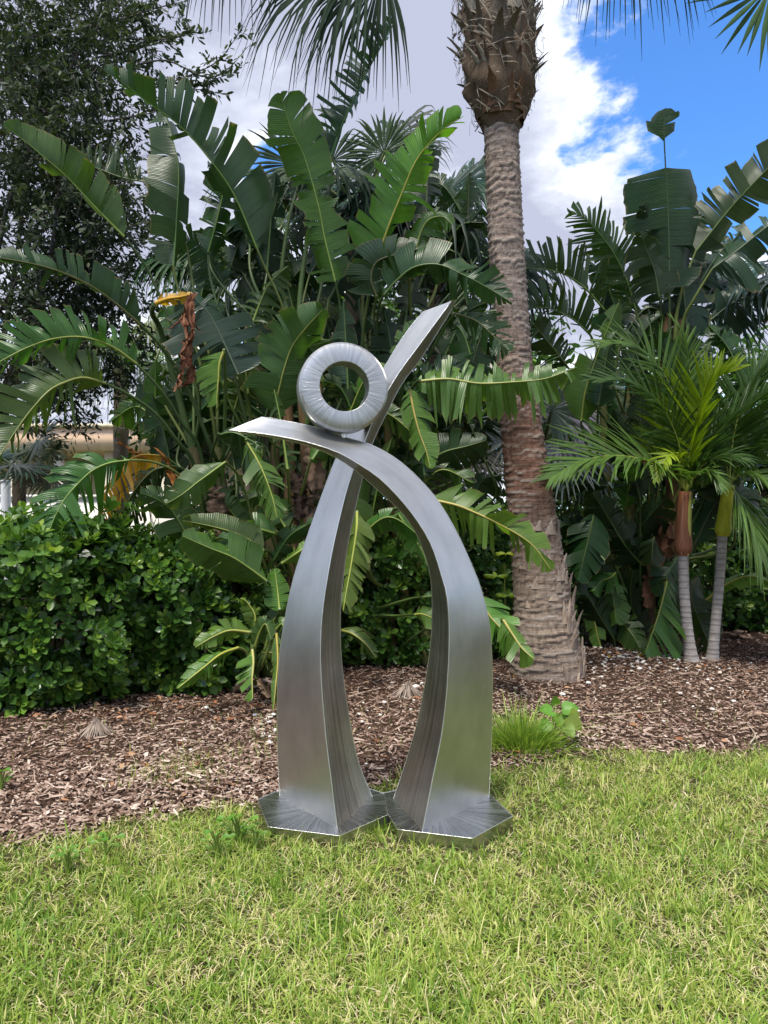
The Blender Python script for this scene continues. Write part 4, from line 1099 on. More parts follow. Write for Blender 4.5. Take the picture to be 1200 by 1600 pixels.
# ------------------------------------------------------------------ two slim feather palms on the right
def slim_palm(label, base, pts, r_base, r_top, shaft, shaft_cols, shaft_r, trunk_col, Y):
    t = thing_at('feather_palm', label, 'palm', base, 'slim feather palms in the mulch on the right')
    Bc, Lc = spline([base - Vector((0, 0, .03))] + [P(x, y, Y) for x, y in pts], 160)
    rows_ = []; tn_ = []
    rg_ = random.Random(len(label))
    nodes_ = [0]
    while nodes_[-1] < Lc: nodes_.append(nodes_[-1] + rg_.uniform(.045, .085))
    for i in range(160):
        d = Lc * i / 159
        r = r_top + (r_base - r_top) * math.exp(-d / .12)
        f = min(abs(d - q) for q in nodes_)
        e_ = math.exp(-(f / .006) ** 2)
        r += .004 * e_
        rows_.append([(Bc[i][0] + r * math.cos(a_), Bc[i][1] + r * math.sin(a_), Bc[i][2]) for a_ in np.linspace(0, 2 * math.pi, 25)[:-1]]); tn_ += [e_] * 24
    b_ = MB(); b_.grid(rows_, wrap=True, tint=tn_); link('trunk', b_.mesh('trunk', M_SLIM), t, trunk_col)
    S_, _ = spline([P(x, y, Y) for x, y in shaft], 30)
    b_ = MB(); b_.tube(S_, [shaft_r * (1 - .05 * i / 29) * (.80, .95, 1.08, 1.16, 1.17, 1.15, 1.12, 1.09, 1.06, 1.04, 1.02, 1.0)[min(i, 11)] * (1 + .05 * math.sin(i * .2)) for i in range(30)], 20)
    sh = link('crownshaft', b_.mesh('crownshaft', M_SHAFT), t, shaft_cols[0])
    for j, c in enumerate(shaft_cols[1:]):       # overlapping sheath edges
        b_ = MB(); S2 = [tuple(np.array(q) + np.array([(.35 if j == 0 else -.55) * shaft_r, -.88 * shaft_r, 0])) for q in S_]
        b_.tube(S2, [shaft_r * .28 * math.sin(math.pi * min(1, .05 + .9 * i / 29)) + .002 for i in range(30)], 8, flat=.35, up=(0, 1, 0)); sub('sheath', b_.mesh('sheath', M_SHAFT), sh, c)
    return t


k = NT('slim_trunk')
oi = k.new('ShaderNodeObjectInfo')
nz = k.noise(1.0, 6, .65, k.coord('Object', (9, 9, 24)))
col = k.mix(1.0, oi.outputs['Color'], k.ramp(nz, [(.3, (.6, .58, .56)), (.7, (1.2, 1.2, 1.2))]), 'MULTIPLY')
col = k.mix(k.math('MULTIPLY', k.attr(), .6), col, (0.13, 0.10, 0.08))
M_SLIM = k.done(k.principled(col, .85, 0, .15, k.bump(nz, .3, .01)))
M_SHAFT = mat_obj('crownshaft', .6, .3, 7.0, .65, .25, (6, 6, .5))
slim1 = slim_palm('slim grey palm with red-brown crownshaft, nearer of the pair on the right', G(1082, 1037), [(1075, 990), (1070, 940), (1068, 900), (1067, 862)], .095, .050, [(1067, 868), (1068, 840), (1069, 810), (1071, 768)], [(0.27, 0.105, 0.055), (0.42, 0.42, 0.10), (0.34, 0.15, 0.09)], .073, (0.44, 0.40, 0.37), 7.6)
slim2 = slim_palm('slim grey palm with yellow-green crownshaft, right of the red-brown one', G(1112, 1034), [(1117, 985), (1122, 930), (1126, 880), (1129, 832)], .08, .047, [(1129, 838), (1131, 815), (1134, 790), (1138, 758)], [(0.42, 0.44, 0.03), (0.50, 0.50, 0.06)], .066, (0.44, 0.40, 0.36), 7.65)


def FR(parent, pts, ll, y0, y1, **kw):
    _seed[0] += 1
    n_ = len(pts)
    return feather(parent, [P(x, y, y0 + (y1 - y0) * i / (n_ - 1)) for i, (x, y) in enumerate(pts)], ll, seed=_seed[0], **kw)


FD, FM, FL = (0.050, 0.10, 0.022), (0.085, 0.155, 0.028), (0.22, 0.30, 0.015)
FR(slim1, [(1074, 765), (1080, 690), (1090, 650), (1102, 615), (1122, 588), (1150, 575)], .62, 7.55, 7.2, n=40, ang=62, vee=.7, droop=.05, col=FL, wl=.02, nrm=(-.8, -.5, .4))
FR(slim1, [(1070, 765), (1045, 735), (1005, 718), (955, 712), (905, 722), (858, 748)], .72, 7.5, 6.6, n=48, ang=50, vee=.35, droop=.12, col=FM, nrm=(0, -.6, .8))
FR(slim1, [(1070, 765), (1062, 700), (1045, 655), (1025, 627), (985, 598), (925, 592)], .66, 7.6, 7.2, n=45, ang=55, vee=.4, droop=.12, col=FD, nrm=(-.2, -.6, .8))
FR(slim1, [(1072, 765), (1066, 680), (1050, 610), (1020, 560), (975, 535), (925, 540)], .62, 7.7, 7.5, n=43, ang=60, vee=.4, droop=.1, col=FM, nrm=(-.2, -.7, .7))
FR(slim1, [(1073, 765), (1075, 660), (1078, 590), (1070, 530), (1050, 500)], .5, 8.0, 8.0, n=40, ang=58, vee=.4, droop=.1, col=FM)
FR(slim1, [(1066, 762), (1058, 715), (1045, 712), (1032, 730), (1026, 752)], .22, 7.3, 7.0, n=24, ang=60, vee=.2, droop=.15, col=FL, wl=.014)
FR(slim1, [(1075, 765), (1100, 700), (1130, 670), (1165, 640), (1210, 600)], .55, 7.6, 7.3, n=45, ang=55, vee=.5, droop=.1, col=FD)
FR(slim1, [(1075, 765), (1095, 730), (1130, 715), (1165, 720)], .45, 7.5, 7.1, n=37, ang=55, vee=.4, droop=.25, col=FD)
FR(slim1, [(1072, 768), (1085, 745), (1105, 735), (1120, 745), (1128, 765)], .25, 7.3, 7.0, n=27, ang=55, vee=.3, droop=.3, col=FM)
FR(slim2, [(1139, 756), (1150, 770), (1165, 795), (1180, 830), (1190, 870)], .60, 7.5, 7.1, n=43, ang=45, vee=.15, droop=.45, col=FM, nrm=(.6, -.7, .4))
FR(slim2, [(1139, 756), (1160, 740), (1190, 745), (1220, 770), (1240, 810)], .55, 7.6, 7.2, n=40, ang=50, vee=.3, droop=.35, col=FM)
FR(slim2, [(1139, 756), (1145, 690), (1160, 630), (1185, 580), (1215, 550)], .58, 7.7, 7.6, n=45, ang=55, vee=.5, droop=.1, col=FD)
FR(slim2, [(1139, 756), (1130, 700), (1118, 660), (1100, 630), (1080, 620)], .50, 7.8, 7.8, n=40, ang=55, vee=.4, droop=.15, col=FD)
FR(slim2, [(1139, 756), (1165, 700), (1195, 670), (1240, 660)], .55, 7.8, 7.6, n=40, ang=55, vee=.4, droop=.2, col=FD)
FR(slim2, [(1138, 758), (1120, 742), (1105, 742), (1095, 755)], .2, 7.5, 7.3, n=18, ang=55, vee=.3, droop=.4, col=FM)
for i, pts in enumerate([[(985, 715), (1000, 705), (1012, 712)], [(1000, 720), (1010, 712), (1022, 722)]]):
    ribbon(slim1, [P(x, y, 7.4) for x, y in pts], .05, (0.42, 0.28, 0.18), seed=120 + i, name='dry_leaflets')

# ------------------------------------------------------------------ fan palms behind
def fan_palm(label, px, pyh, Y, n, R_, col, seed, trunk_r=.14, pet=.9, thread=.3, wseg=.95, extra=(), lo=-.55, hi=1.2, split=.5, group=None, tcol=(0.2, 0.16, 0.12)):
    base = P(px, 800, Y); base.z = 0
    t = thing_at('fan_palm', label, 'palm', base)
    rg_ = random.Random(seed)
    hub0 = P(px, pyh, Y)
    stem(t, [base, (base + hub0) / 2, hub0], trunk_r * 1.2, trunk_r, tcol, name='trunk', mat=M_BARK, seed=seed)
    for i in range(n):
        az = i * 2.399 + rg_.uniform(-.3, .3); el = lo + (hi - lo) * ((i * .618) % 1)
        d = Vector((math.cos(az) * math.cos(el), math.sin(az) * math.cos(el), math.sin(el)))
        hub = hub0 + d * pet * rg_.uniform(.8, 1.2)
        ax = (d + Vector((0, 0, -.35))).normalized()
        nm = Vector((-d.x * .3, -d.y * .3 - .35, .85))
        fan_leaf(t, hub, ax, nm, R_ * rg_.uniform(.85, 1.1), nseg=30, spread=130, split=split, droop=.18 + .15 * rg_.random(), col=tuple(c * rg_.uniform(.75, 1.25) for c in col), pet=[hub0], seed=seed * 50 + i, thread=thread, wseg=wseg)
    for j, (x, y, yy, ax, nm, rr, c) in enumerate(extra):
        fan_leaf(t, P(x, y, yy), ax, nm, rr, nseg=36, spread=150, split=split, droop=.12, col=c, pet=[hub0], seed=seed * 70 + j, thread=.1, wseg=wseg)
    return t


fan_palm('dark green fan palm behind the ring, its spiky leaves against the cloud', 560, 330, 8.6, 16, .85, (0.026, 0.052, 0.030), 3, extra=[
    (460, 258, 8.0, (-.8, -.2, .5), (.3, -.9, .3), .62, (0.035, 0.06, 0.035)), (600, 240, 8.4, (.05, 0, 1), (0, -1, .1), .6, (0.06, 0.10, 0.045)), (520, 250, 8.4, (-.1, 0, 1), (0, -1, .2), .55, (0.05, 0.085, 0.05))])
fan_palm('dark fan palm directly behind the ringed trunk', 690, 370, 8.9, 14, .85, (0.022, 0.050, 0.034), 4, extra=[(700, 300, 8.2, (.5, -.3, .1), (-.2, -.8, .6), .7, (0.025, 0.055, 0.045)), (735, 520, 8.2, (.4, -.3, -.8), (0, -.9, .3), .7, (0.03, 0.065, 0.03))], thread=.6)
fan_palm('green fan palm deep behind the left clump, under the tall leaves', 400, 430, 9.4, 16, .9, (0.032, 0.066, 0.026), 5, thread=.5)
silver = (0.20, 0.25, 0.23)
fan_palm('silvery fan palm low behind the ringed trunk', 850, 690, 9.0, 12, .75, silver, 6, pet=.5, thread=.05, lo=-.5, hi=1.0, extra=[(862, 640, 8.3, (.3, -.4, .5), (-.3, -.8, .3), .62, silver), (700, 690, 8.6, (-.3, -.3, .2), (.3, -.8, .4), .6, (0.16, 0.22, 0.18)), (930, 600, 9.0, (.4, -.2, .3), (-.2, -.9, .3), .6, silver), (880, 720, 8.4, (.2, -.4, -.4), (-.2, -.9, .4), .55, silver)])
fan_palm('bluish fan palm behind the paddle leaves at the right edge', 1275, 470, 9.0, 14, .9, (0.030, 0.062, 0.055), 7, thread=.4, extra=[(1140, 470, 8.8, (-.3, -.3, -.5), (.3, -.9, .3), .75, (0.03, 0.07, 0.06))])
# dead grey skirt leaf
dead = thing_at('dead_palm_frond', 'grey dried fan frond hanging behind the steel arm', 'frond', P(722, 740, 8.2))
for i, (x, y, ax) in enumerate([(722, 690, (.1, -.3, -1)), (745, 700, (.3, -.3, -1))]):
    fan_leaf(dead, P(x, y, 8.3), ax, (0, -1, .1), .52, nseg=28, spread=60, split=.6, droop=.1, col=(0.30, 0.28, 0.25), seed=800 + i, mat=M_DRY, pet=[P(x, y - 40, 8.6)], petc=(.2, .15, .1))
far_palm = fan_palm('pale drooping palm with shaggy trunk in front of the building', 189, 560, 14.0, 17, 1.3, (0.13, 0.19, 0.06), 9, trunk_r=.13, pet=.9, thread=.8, lo=-.3, hi=1.0, split=.35, wseg=.5)
fan_palm('small grey-green fan palm at the foot of the oak', 30, 735, 12.0, 12, .7, (0.17, 0.21, 0.16), 10, trunk_r=.1, pet=.5, thread=.0, lo=-.2, hi=1.1)
# ------------------------------------------------------------------ clipped hedge: one shrub after another
HL_V = np.array([(0, 0, 0), (.30, .15, .03), (.30, 0, -.02), (.30, -.15, .03), (.68, .24, .05), (.68, 0, -.02), (.68, -.24, .05), (.92, .14, .02), (.92, 0, -.03), (.92, -.14, .02), (1.0, 0, -.03)])
HL_F3 = np.array([(0, 2, 1), (0, 3, 2), (7, 8, 10), (8, 9, 10), (1, 2, 5), (1, 5, 4), (2, 3, 6), (2, 6, 5), (4, 5, 8), (4, 8, 7), (5, 6, 9), (5, 9, 8)])
SL_V = np.array([(0, 0, 0), (.36, .18, .035), (.36, 0, -.02), (.36, -.18, .035), (.74, .24, .045), (.74, 0, -.02), (.74, -.24, .045), (1.0, 0, -.03)])
SL_F = np.array([(0, 2, 1), (0, 3, 2), (1, 2, 5), (1, 5, 4), (2, 3, 6), (2, 6, 5), (4, 5, 7), (5, 6, 7)])
HL_ME = mesh_np('leaf', HL_V * .001 * 1000, HL_F3, M_HLEAF, tint=np.full(11, .5))


def hedge_shrub(label, cx, cy, rx, ry, h, nros, nbig, seed, low=.03):
    rg_ = np.random.default_rng(seed); rr = random.Random(seed)
    t = thing_at('hedge_shrub', label, 'shrub', (cx, cy, 0), 'clipped hedge round the planting bed')
    # rosette centres: shell of a lumpy, box-like form
    th = rg_.uniform(0, 2 * math.pi, nros); vz = rg_.uniform(0, 1, nros)
    dep = 1 - rg_.random(nros) ** 1.6 * .42
    prof_r = np.where(vz < .75, .90 + .10 * np.sin(vz * 4), np.sqrt(np.clip(1 - ((vz - .75) / .25) ** 2 * .75, 0, 1)))
    prof_r = prof_r * (0.82 + 0.18 * np.clip(vz / .2, 0, 1))
    lump = 1 + .13 * np.sin(th * 5 + seed) * np.sin(vz * 7 + seed) + .06 * np.sin(th * 11 + vz * 9)
    # some fill the top cap
    cap = rg_.random(nros) < .16
    rad = np.where(cap, np.sqrt(rg_.random(nros)) * .9, dep * prof_r * lump)
    z = np.where(cap, h * (.86 + .20 * rg_.random(nros) ** 1.5 + .05 * np.sin(th * 3 + seed)), low + vz * (h * 1.0 - low))
    x = cx + rx * rad * np.cos(th); y = cy + ry * rad * np.sin(th)
    N = np.stack([np.cos(th) * (1 - .7 * cap), np.sin(th) * (1 - .7 * cap), .45 + .9 * cap + .3 * vz], -1) + rg_.normal(0, .25, (nros, 3))
    N /= np.linalg.norm(N, axis=1, keepdims=True)
    nl = 7
    reps = np.repeat(np.arange(nros), nl); k_ = np.tile(np.arange(nl), nros)
    n_ = N[reps]
    ref = np.cross(n_, np.array([.31, .17, .93])); ref /= np.linalg.norm(ref, axis=1, keepdims=True); ref2 = np.cross(n_, ref)
    az = k_ * 2.4 + rg_.uniform(0, 6.28, nros)[reps] + rg_.normal(0, .15, len(reps))
    el = np.radians(18 + 9 * (k_ / 1.2) + rg_.normal(0, 9, len(reps)))
    d = (np.cos(az)[:, None] * ref + np.sin(az)[:, None] * ref2) * np.cos(el)[:, None] + n_ * np.sin(el)[:, None]
    zax = n_ * np.cos(el)[:, None] - (np.cos(az)[:, None] * ref + np.sin(az)[:, None] * ref2) * np.sin(el)[:, None]
    R_ = frames(d, zax)
    size = rg_.uniform(.065, .145, nros)[reps] * (1 - .055 * k_) * rg_.uniform(.85, 1.12, len(reps))
    cen = np.stack([x, y, z], -1)[reps] + n_ * (k_ * .007)[:, None]
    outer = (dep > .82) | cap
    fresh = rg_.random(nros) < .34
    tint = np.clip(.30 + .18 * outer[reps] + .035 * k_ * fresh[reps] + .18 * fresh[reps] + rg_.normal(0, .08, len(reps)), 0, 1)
    # the leaves that show largest become parts of their own
    q = np.stack([x, y, z], -1)[reps]
    score = outer[reps] * (1 / (q[:, 1])) + .5 * np.clip(-n_[:, 1], 0, 1) * outer[reps] + rg_.random(len(reps)) * .05
    vis = (np.abs(q[:, 0]) < q[:, 1] * .53)
    order = np.argsort(-(score + vis)); big = order[:nbig]; rest = order[nbig:]
    M4 = xf(R_, size, cen)
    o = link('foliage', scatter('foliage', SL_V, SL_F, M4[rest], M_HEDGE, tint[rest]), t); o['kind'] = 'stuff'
    org = ORIGIN[t.name]
    ramp = [(0, (0.020, 0.050, 0.012)), (.45, (0.042, 0.105, 0.018)), (.8, (0.115, 0.22, 0.030)), (1, (0.24, 0.33, 0.045))]
    for i in big:
        lo = bpy.data.objects.new('leaf', HL_ME); COL.objects.link(lo); lo.parent = t
        m = np.eye(4); m[:3] = M4[i]; m[:3, 3] -= np.array(org)
        lo.matrix_basis = Matrix(m.tolist())
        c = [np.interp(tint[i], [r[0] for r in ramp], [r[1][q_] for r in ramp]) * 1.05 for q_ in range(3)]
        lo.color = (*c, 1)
    b_ = MB()
    for i in range(16):
        a_ = rr.uniform(0, 6.28); f = rr.uniform(.2, .85)
        p0 = Vector((cx + rr.uniform(-.2, .2) * rx, cy + rr.uniform(-.2, .2) * ry, -.02)); p2 = Vector((cx + rx * f * math.cos(a_), cy + ry * f * math.sin(a_), h * rr.uniform(.5, .95)))
        p1 = (p0 + p2) / 2 + Vector((rr.uniform(-.1, .1), rr.uniform(-.1, .1), -.1)); pts, _ = spline([p0, p1, p2], 8); b_.tube(pts, [.014 * (1 - .7 * j / 7) for j in range(8)], 5)
    link('branches', b_.mesh('branches', M_BARK), t, (0.14, 0.11, 0.08))
    return t


hedge_shrub('glossy hedge shrub at the far left edge of the bed', -3.9, 5.75, .85, .75, 1.40, 1000, 60, 1)
hedge_shrub('glossy hedge shrub in front of the building, second from the left edge', -2.75, 6.15, .85, .75, 1.38, 2000, 200, 2)
hedge_shrub('glossy hedge shrub touching the left paddle-leaf clump', -1.75, 6.75, .70, .70, 1.22, 1600, 160, 3)
hedge_shrub('hedge shrub hidden behind the left paddle-leaf stems', -.85, 7.45, .65, .6, 1.35, 450, 0, 4)
hedge_shrub('hedge shrub seen between the two steel legs', .05, 7.75, .70, .60, 1.32, 1500, 120, 5)
hedge_shrub('hedge shrub seen left of the ringed trunk', .95, 8.05, .65, .60, 1.40, 1200, 60, 6)
hedge_shrub('hedge shrub behind the foot of the ringed trunk', 1.8, 8.7, .6, .5, 1.4, 400, 0, 7)
hedge_shrub('hedge shrub behind the low dark paddle leaves', 2.8, 9.5, .75, .6, 1.5, 450, 0, 8)
hedge_shrub('hedge shrub behind the second slim palm', 3.9, 9.7, .75, .6, 1.5, 900, 20, 9)
hedge_shrub('hedge shrub at the right edge beyond the slim palms', 4.95, 9.7, .75, .65, 1.5, 1100, 40, 10)
b = None
# low skirt of hedge leaves by the mulch at the left edge
hedge_shrub('low leafy sprout at the hedge foot on the mulch', G(75, 1118).x, G(75, 1118).y + .12, .22, .18, .34, 90, 40, 12)

# ------------------------------------------------------------------ live oak on the left
oak = thing_at('oak_tree', 'dark small-leaved oak filling the upper left corner', 'tree', (-5.6, 10.2, 0))
rg = random.Random(11); ng = np.random.default_rng(11)
bark = MB()
t0, t1 = Vector((-5.6, 10.2, -.05)), Vector((-5.2, 9.9, 2.6))
tp, _ = spline([t0, (t0 + t1) / 2 + Vector((.1, 0, 0)), t1], 14); bt = MB(); bt.tube(tp, [.24 - .08 * i / 13 for i in range(14)], 12)
link('trunk', bt.mesh('trunk', M_BARK), oak, (0.12, 0.105, 0.095))
cent = []
for i in range(46):
    px, py = rg.uniform(-330, 215), rg.uniform(-330, 610)
    # crown thins to the right and low
    lim = np.interp(py, [-330, -50, 80, 200, 330, 450, 560, 640], [330, 300, 235, 190, 185, 175, 215, 180])
    px = min(px, lim - rg.uniform(0, 50)); cent.append((P(px, py, rg.uniform(8.6, 11.4)), rg.uniform(.45, .85)))
for (px, py) in [(40, 60), (110, 40), (170, 70), (60, 160), (140, 150), (20, 250), (100, 240), (160, 250), (40, 340), (120, 330), (30, 430), (100, 470), (150, 420), (60, 530), (130, 560), (30, 590), (90, 620), (190, 20), (150, 350), (10, 120), (80, 110), (60, 290), (10, 500), (120, 400)]:
    cent.append((P(px, py, rg.uniform(8.8, 10.2)), rg.uniform(.4, .6)))
for c, r in cent[::4]:
    m = (t1 + c) / 2 + Vector((rg.uniform(-.4, .4), rg.uniform(-.3, .3), rg.uniform(-.3, .5)))
    pts, _ = spline([t1 - Vector((0, 0, rg.uniform(0, .8))), m, c], 12); bark.tube(pts, [.045 * (1 - .8 * i / 11) + .006 for i in range(12)], 6)
tw_p, tw_d = [], []
ext = [[(150, 90), (205, 78), (255, 65), (300, 50)], [(190, 30), (240, 14), (290, 2)], [(190, 60), (250, 62), (300, 52), (322, 50)], [(215, 100), (262, 95), (320, 120), (355, 108), (388, 72)], [(220, 120), (300, 132), (370, 112)], [(230, 130), (310, 140), (352, 148)], [(200, 150), (290, 120), (340, 95), (375, 50)], [(180, 0), (215, 30), (240, 60)], [(160, 190), (220, 180), (262, 170)], [(150, 300), (200, 280), (240, 262)], [(140, 330), (190, 335), (230, 350)], [(140, 420), (200, 420), (260, 430)]]
for pts in ext:
    B_, L_ = spline([P(x, y, 8.9 + rg.uniform(-.2, .3)) for x, y in pts], 26)
    bark.tube(B_, [.010 * (1 - .8 * i / 25) + .0015 for i in range(26)], 5)
    for i in range(5, 26):
        for _ in range(2):
            tw_p.append(B_[i] + ng.normal(0, .012, 3)); tw_d.append(B_[min(25, i + 1)] - B_[i - 1] + ng.normal(0, .06, 3))
        if rg.random() < .35:
            d = Vector(ng.normal(0, 1, 3)).normalized() * rg.uniform(.10, .28)
            for q in range(7):
                s_ = (q + 1) / 7; tw_p.append(B_[i] + np.array(d) * s_ + ng.normal(0, .012, 3)); tw_d.append(np.array(d) + ng.normal(0, .1, 3))
            bark.tube([B_[i], B_[i] + np.array(d) * .5, B_[i] + np.array(d)], .0025, 4, cap=False)
for c, r in cent:
    for _ in range(62):
        st = c + Vector(ng.normal(0, r * .55, 3)); d = Vector(ng.normal(0, 1, 3)) + (st - c) * 1.2 + Vector((0, 0, -.15)); d = d.normalized() * rg.uniform(.25, .55)
        bend = Vector(ng.normal(0, .08, 3))
        pts = [st, st + d * .5 + bend, st + d]; bark.tube(pts, [.004, .003, .001], 3, cap=False)
        for q in range(15):
            s_ = .1 + .9 * q / 14; p_ = st + d * s_ + bend * math.sin(s_ * math.pi)
            tw_p.append(np.array(p_) + ng.normal(0, .022, 3)); tw_d.append(np.array(d) * 1.2 + ng.normal(0, .3, 3))
tw_p, tw_d = np.array(tw_p), np.array(tw_d)
OV = np.array([(0, 0, 0), (.35, .17, .02), (.35, -.17, .02), (.75, .15, 0), (.75, -.15, 0), (1, 0, -.06)]); OF = np.array([(0, 2, 1), (1, 2, 4), (1, 4, 3), (3, 4, 5)])
Zr = ng.normal(0, .6, tw_p.shape) + np.array([0, -.1, .8])
R_ = frames(tw_d, Zr)
S_ = ng.uniform(.06, .11, len(tw_p))
o = link('crown', scatter('crown', OV, OF, xf(R_, S_, tw_p), M_OAK, np.clip(ng.normal(.5, .25, len(tw_p)), 0, 1)), oak)
link('limbs', bark.mesh('limbs', M_BARK), oak, (0.10, 0.09, 0.085))

# broadleaf trees further back, to close the view behind the palms
def far_tree(label, cx, cy, h, r, seed, col_shift=0.0, n=9000, z0=1.0, ls=1.0, group=None):
    t = thing_at('broadleaf_tree', label, 'tree', (cx, cy, -.05), group); g2 = np.random.default_rng(seed); r2 = random.Random(seed)
    b_ = MB(); pts, _ = spline([(cx, cy, -.1), (cx + .1, cy, h * .3), (cx, cy, h * .6)], 8); b_.tube(pts, [.18 - .08 * i / 7 for i in range(8)], 8)
    link('trunk', b_.mesh('trunk', M_BARK), t, (.1, .085, .07))
    k_ = 40; cc = g2.normal(0, 1, (k_, 3)); cc /= np.linalg.norm(cc, axis=1, keepdims=True); cc *= g2.random((k_, 1)) ** .4
    cc = cc * np.array([r, r, (h - z0) / 2]) + np.array([cx, cy, (h + z0) / 2])
    q = cc[g2.integers(0, k_, n)] + g2.normal(0, 1, (n, 3)) * r * .17
    R2 = frames(g2.normal(0, 1, (n, 3)) + np.array([0, 0, -.3]), g2.normal(0, .6, (n, 3)) + np.array([0, 0, .8]))
    link('crown', scatter('crown', OV, OF, xf(R2, g2.uniform(.10, .2, n) * ls, q), M_HEDGE if seed % 2 else M_OAK, np.clip(g2.normal(.35 + col_shift, .2, n), 0, 1)), t)


for i_, x_ in enumerate((-13, -7.5, -2, 3.5, 9, 14)):  # unseen trees added behind the camera, a dark band for the steel to reflect
    far_tree('unseen broadleaf tree added behind the camera to darken the steel reflections', x_, -12 - (i_ % 2), 6.4 + (i_ % 3) * .6, 3.2, 41 + 2 * i_, n=1800, z0=.2, ls=1.9, group='unseen trees added behind the camera')
far_tree('dark bushy tree behind the left paddle-leaf clump', -1.6, 12.0, 5.4, 1.9, 21, n=11000, ls=1.15)
far_tree('dark bushy tree behind the ring and raised arm', .8, 12.4, 5.6, 2.0, 23, n=11000, ls=1.15)
far_tree('dark bushy tree behind the right paddle-leaf clump', 3.9, 13.0, 4.0, 1.8, 25, n=9000, ls=1.15)
far_tree('dark bushy tree behind the slim palms at the right edge', 6.4, 13.0, 4.4, 1.7, 27)

# ------------------------------------------------------------------ building and low wall
k = NT('stucco')
oi = k.new('ShaderNodeObjectInfo'); nz = k.noise(6, 5, .6, k.coord('Object'))
M_STUCCO = k.done(k.principled(k.mix(1.0, oi.outputs['Color'], k.ramp(nz, [(.3, (.88, .88, .88)), (.7, (1.06, 1.06, 1.06))]), 'MULTIPLY'), .9, 0, .15, k.bump(nz, .15, .01)))
k = NT('window_glass'); M_GLASS = k.done(k.principled((.012, .014, .018), .08, 0, .6))
M_PLAIN = mat_obj('painted', .5, .4, 4.0, .12, .02)


def boxpart(name, lo, hi, parent, col, mat=None):
    b_ = MB(); b_.box(lo, hi); return link(name, b_.mesh(name, mat or M_STUCCO, smooth=False), parent, col)


def boxsub(name, lo, hi, parent, col, mat=None):
    b_ = MB(); b_.box(lo, hi); return sub(name, b_.mesh(name, mat or M_STUCCO, smooth=False), parent, col)


BY = 22.0
bx = lambda px: (px - 600) * BY / FPX
bz = lambda py: CAMZ - (py - 800) * BY / FPX
bld = thing_at('building', 'cream building with peach roof band behind the hedge on the left', 'building', (bx(100), BY, 0))
boxpart('wall', (bx(-160), BY + 1.9, -.1), (bx(420), BY + 7, bz(705)), bld, (.62, .52, .40))
fas = boxpart('roof_band', (bx(-180), BY - .6, bz(706)), (bx(440), BY + 7.3, bz(672)), bld, (.74, .52, .36))
boxsub('coping', (bx(-182), BY - .68, bz(672) + .003), (bx(442), BY + 7.4, bz(666)), fas, (.75, .62, .45))
boxpart('upper_storey', (bx(230), BY + 4, bz(665)), (bx(430), BY + 7, bz(618)), bld, (.70, .60, .38))
for x in (30, 98, 176, 262, 330):
    c_ = boxpart('column', (bx(x - 7), BY - .3, -.1), (bx(x + 7), BY - .05, bz(706) - .003), bld, (.70, .62, .50))
for x0, x1, y0 in ((128, 150, 722), (196, 226, 735), (232, 258, 728), (60, 84, 728), (280, 312, 728)):
    w_ = boxpart('window', (bx(x0), BY + 1.80, bz(800)), (bx(x1), BY + 1.897, bz(y0)), bld, (.10, .08, .07), M_PLAIN)
    boxsub('pane', (bx(x0 + 2), BY + 1.78, bz(798)), (bx((x0 + x1) / 2 - .5), BY + 1.797, bz(y0 + 2)), w_, (.02, .02, .02), M_GLASS)
    boxsub('pane', (bx((x0 + x1) / 2 + .5), BY + 1.78, bz(798)), (bx(x1 - 2), BY + 1.797, bz(y0 + 2)), w_, (.02, .02, .02), M_GLASS)
lw = thing_at('low_wall', 'white rendered low wall in front of the cream building', 'wall', ((110 - 600) * 17 / FPX, 17, 0))
boxpart('wall_body', ((-40 - 600) * 17 / FPX, 17, -.1), ((420 - 600) * 17 / FPX, 17.25, 1.5 + 22 * 17 / FPX), lw, (.78, .74, .68))
boxpart('coping', ((-42 - 600) * 17 / FPX, 16.95, 1.5 + 22 * 17 / FPX + .003), ((422 - 600) * 17 / FPX, 17.3, 1.5 + 27 * 17 / FPX), lw, (.82, .78, .72))
pole = thing_at('post', 'white round post at the left picture edge before the building', 'post', ((9 - 600) * 15 / FPX, 15, 0))
b = MB(); b.tube([((9 - 600) * 15 / FPX, 15, -.1), ((9 - 600) * 15 / FPX, 15, 1.5 + 48 * 15 / FPX)], .09, 12); link('shaft', b.mesh('shaft', M_PLAIN), pole, (.75, .75, .76))
b = MB(); b.tube([((9 - 600) * 15 / FPX, 15, 1.5 + 48 * 15 / FPX), ((9 - 600) * 15 / FPX, 15, 1.5 + 50 * 15 / FPX)], .11, 12); link('cap', b.mesh('cap', M_PLAIN), pole, (.75, .75, .76))
sg = thing_at('white_board', 'small white board hanging under the building roof band', 'board', ((277 - 600) * 20 / FPX, 20, 2.6))
boxpart('panel', ((262 - 600) * 20 / FPX, 20, CAMZ + 63 * 20 / FPX), ((292 - 600) * 20 / FPX, 20.06, CAMZ + 81 * 20 / FPX), sg, (.8, .8, .82), M_PLAIN)
boxpart('bracket', ((264 - 600) * 20 / FPX, 20.065, CAMZ + 78 * 20 / FPX), ((290 - 600) * 20 / FPX, 21.38, CAMZ + 80 * 20 / FPX), sg, (.3, .3, .3), M_PLAIN)
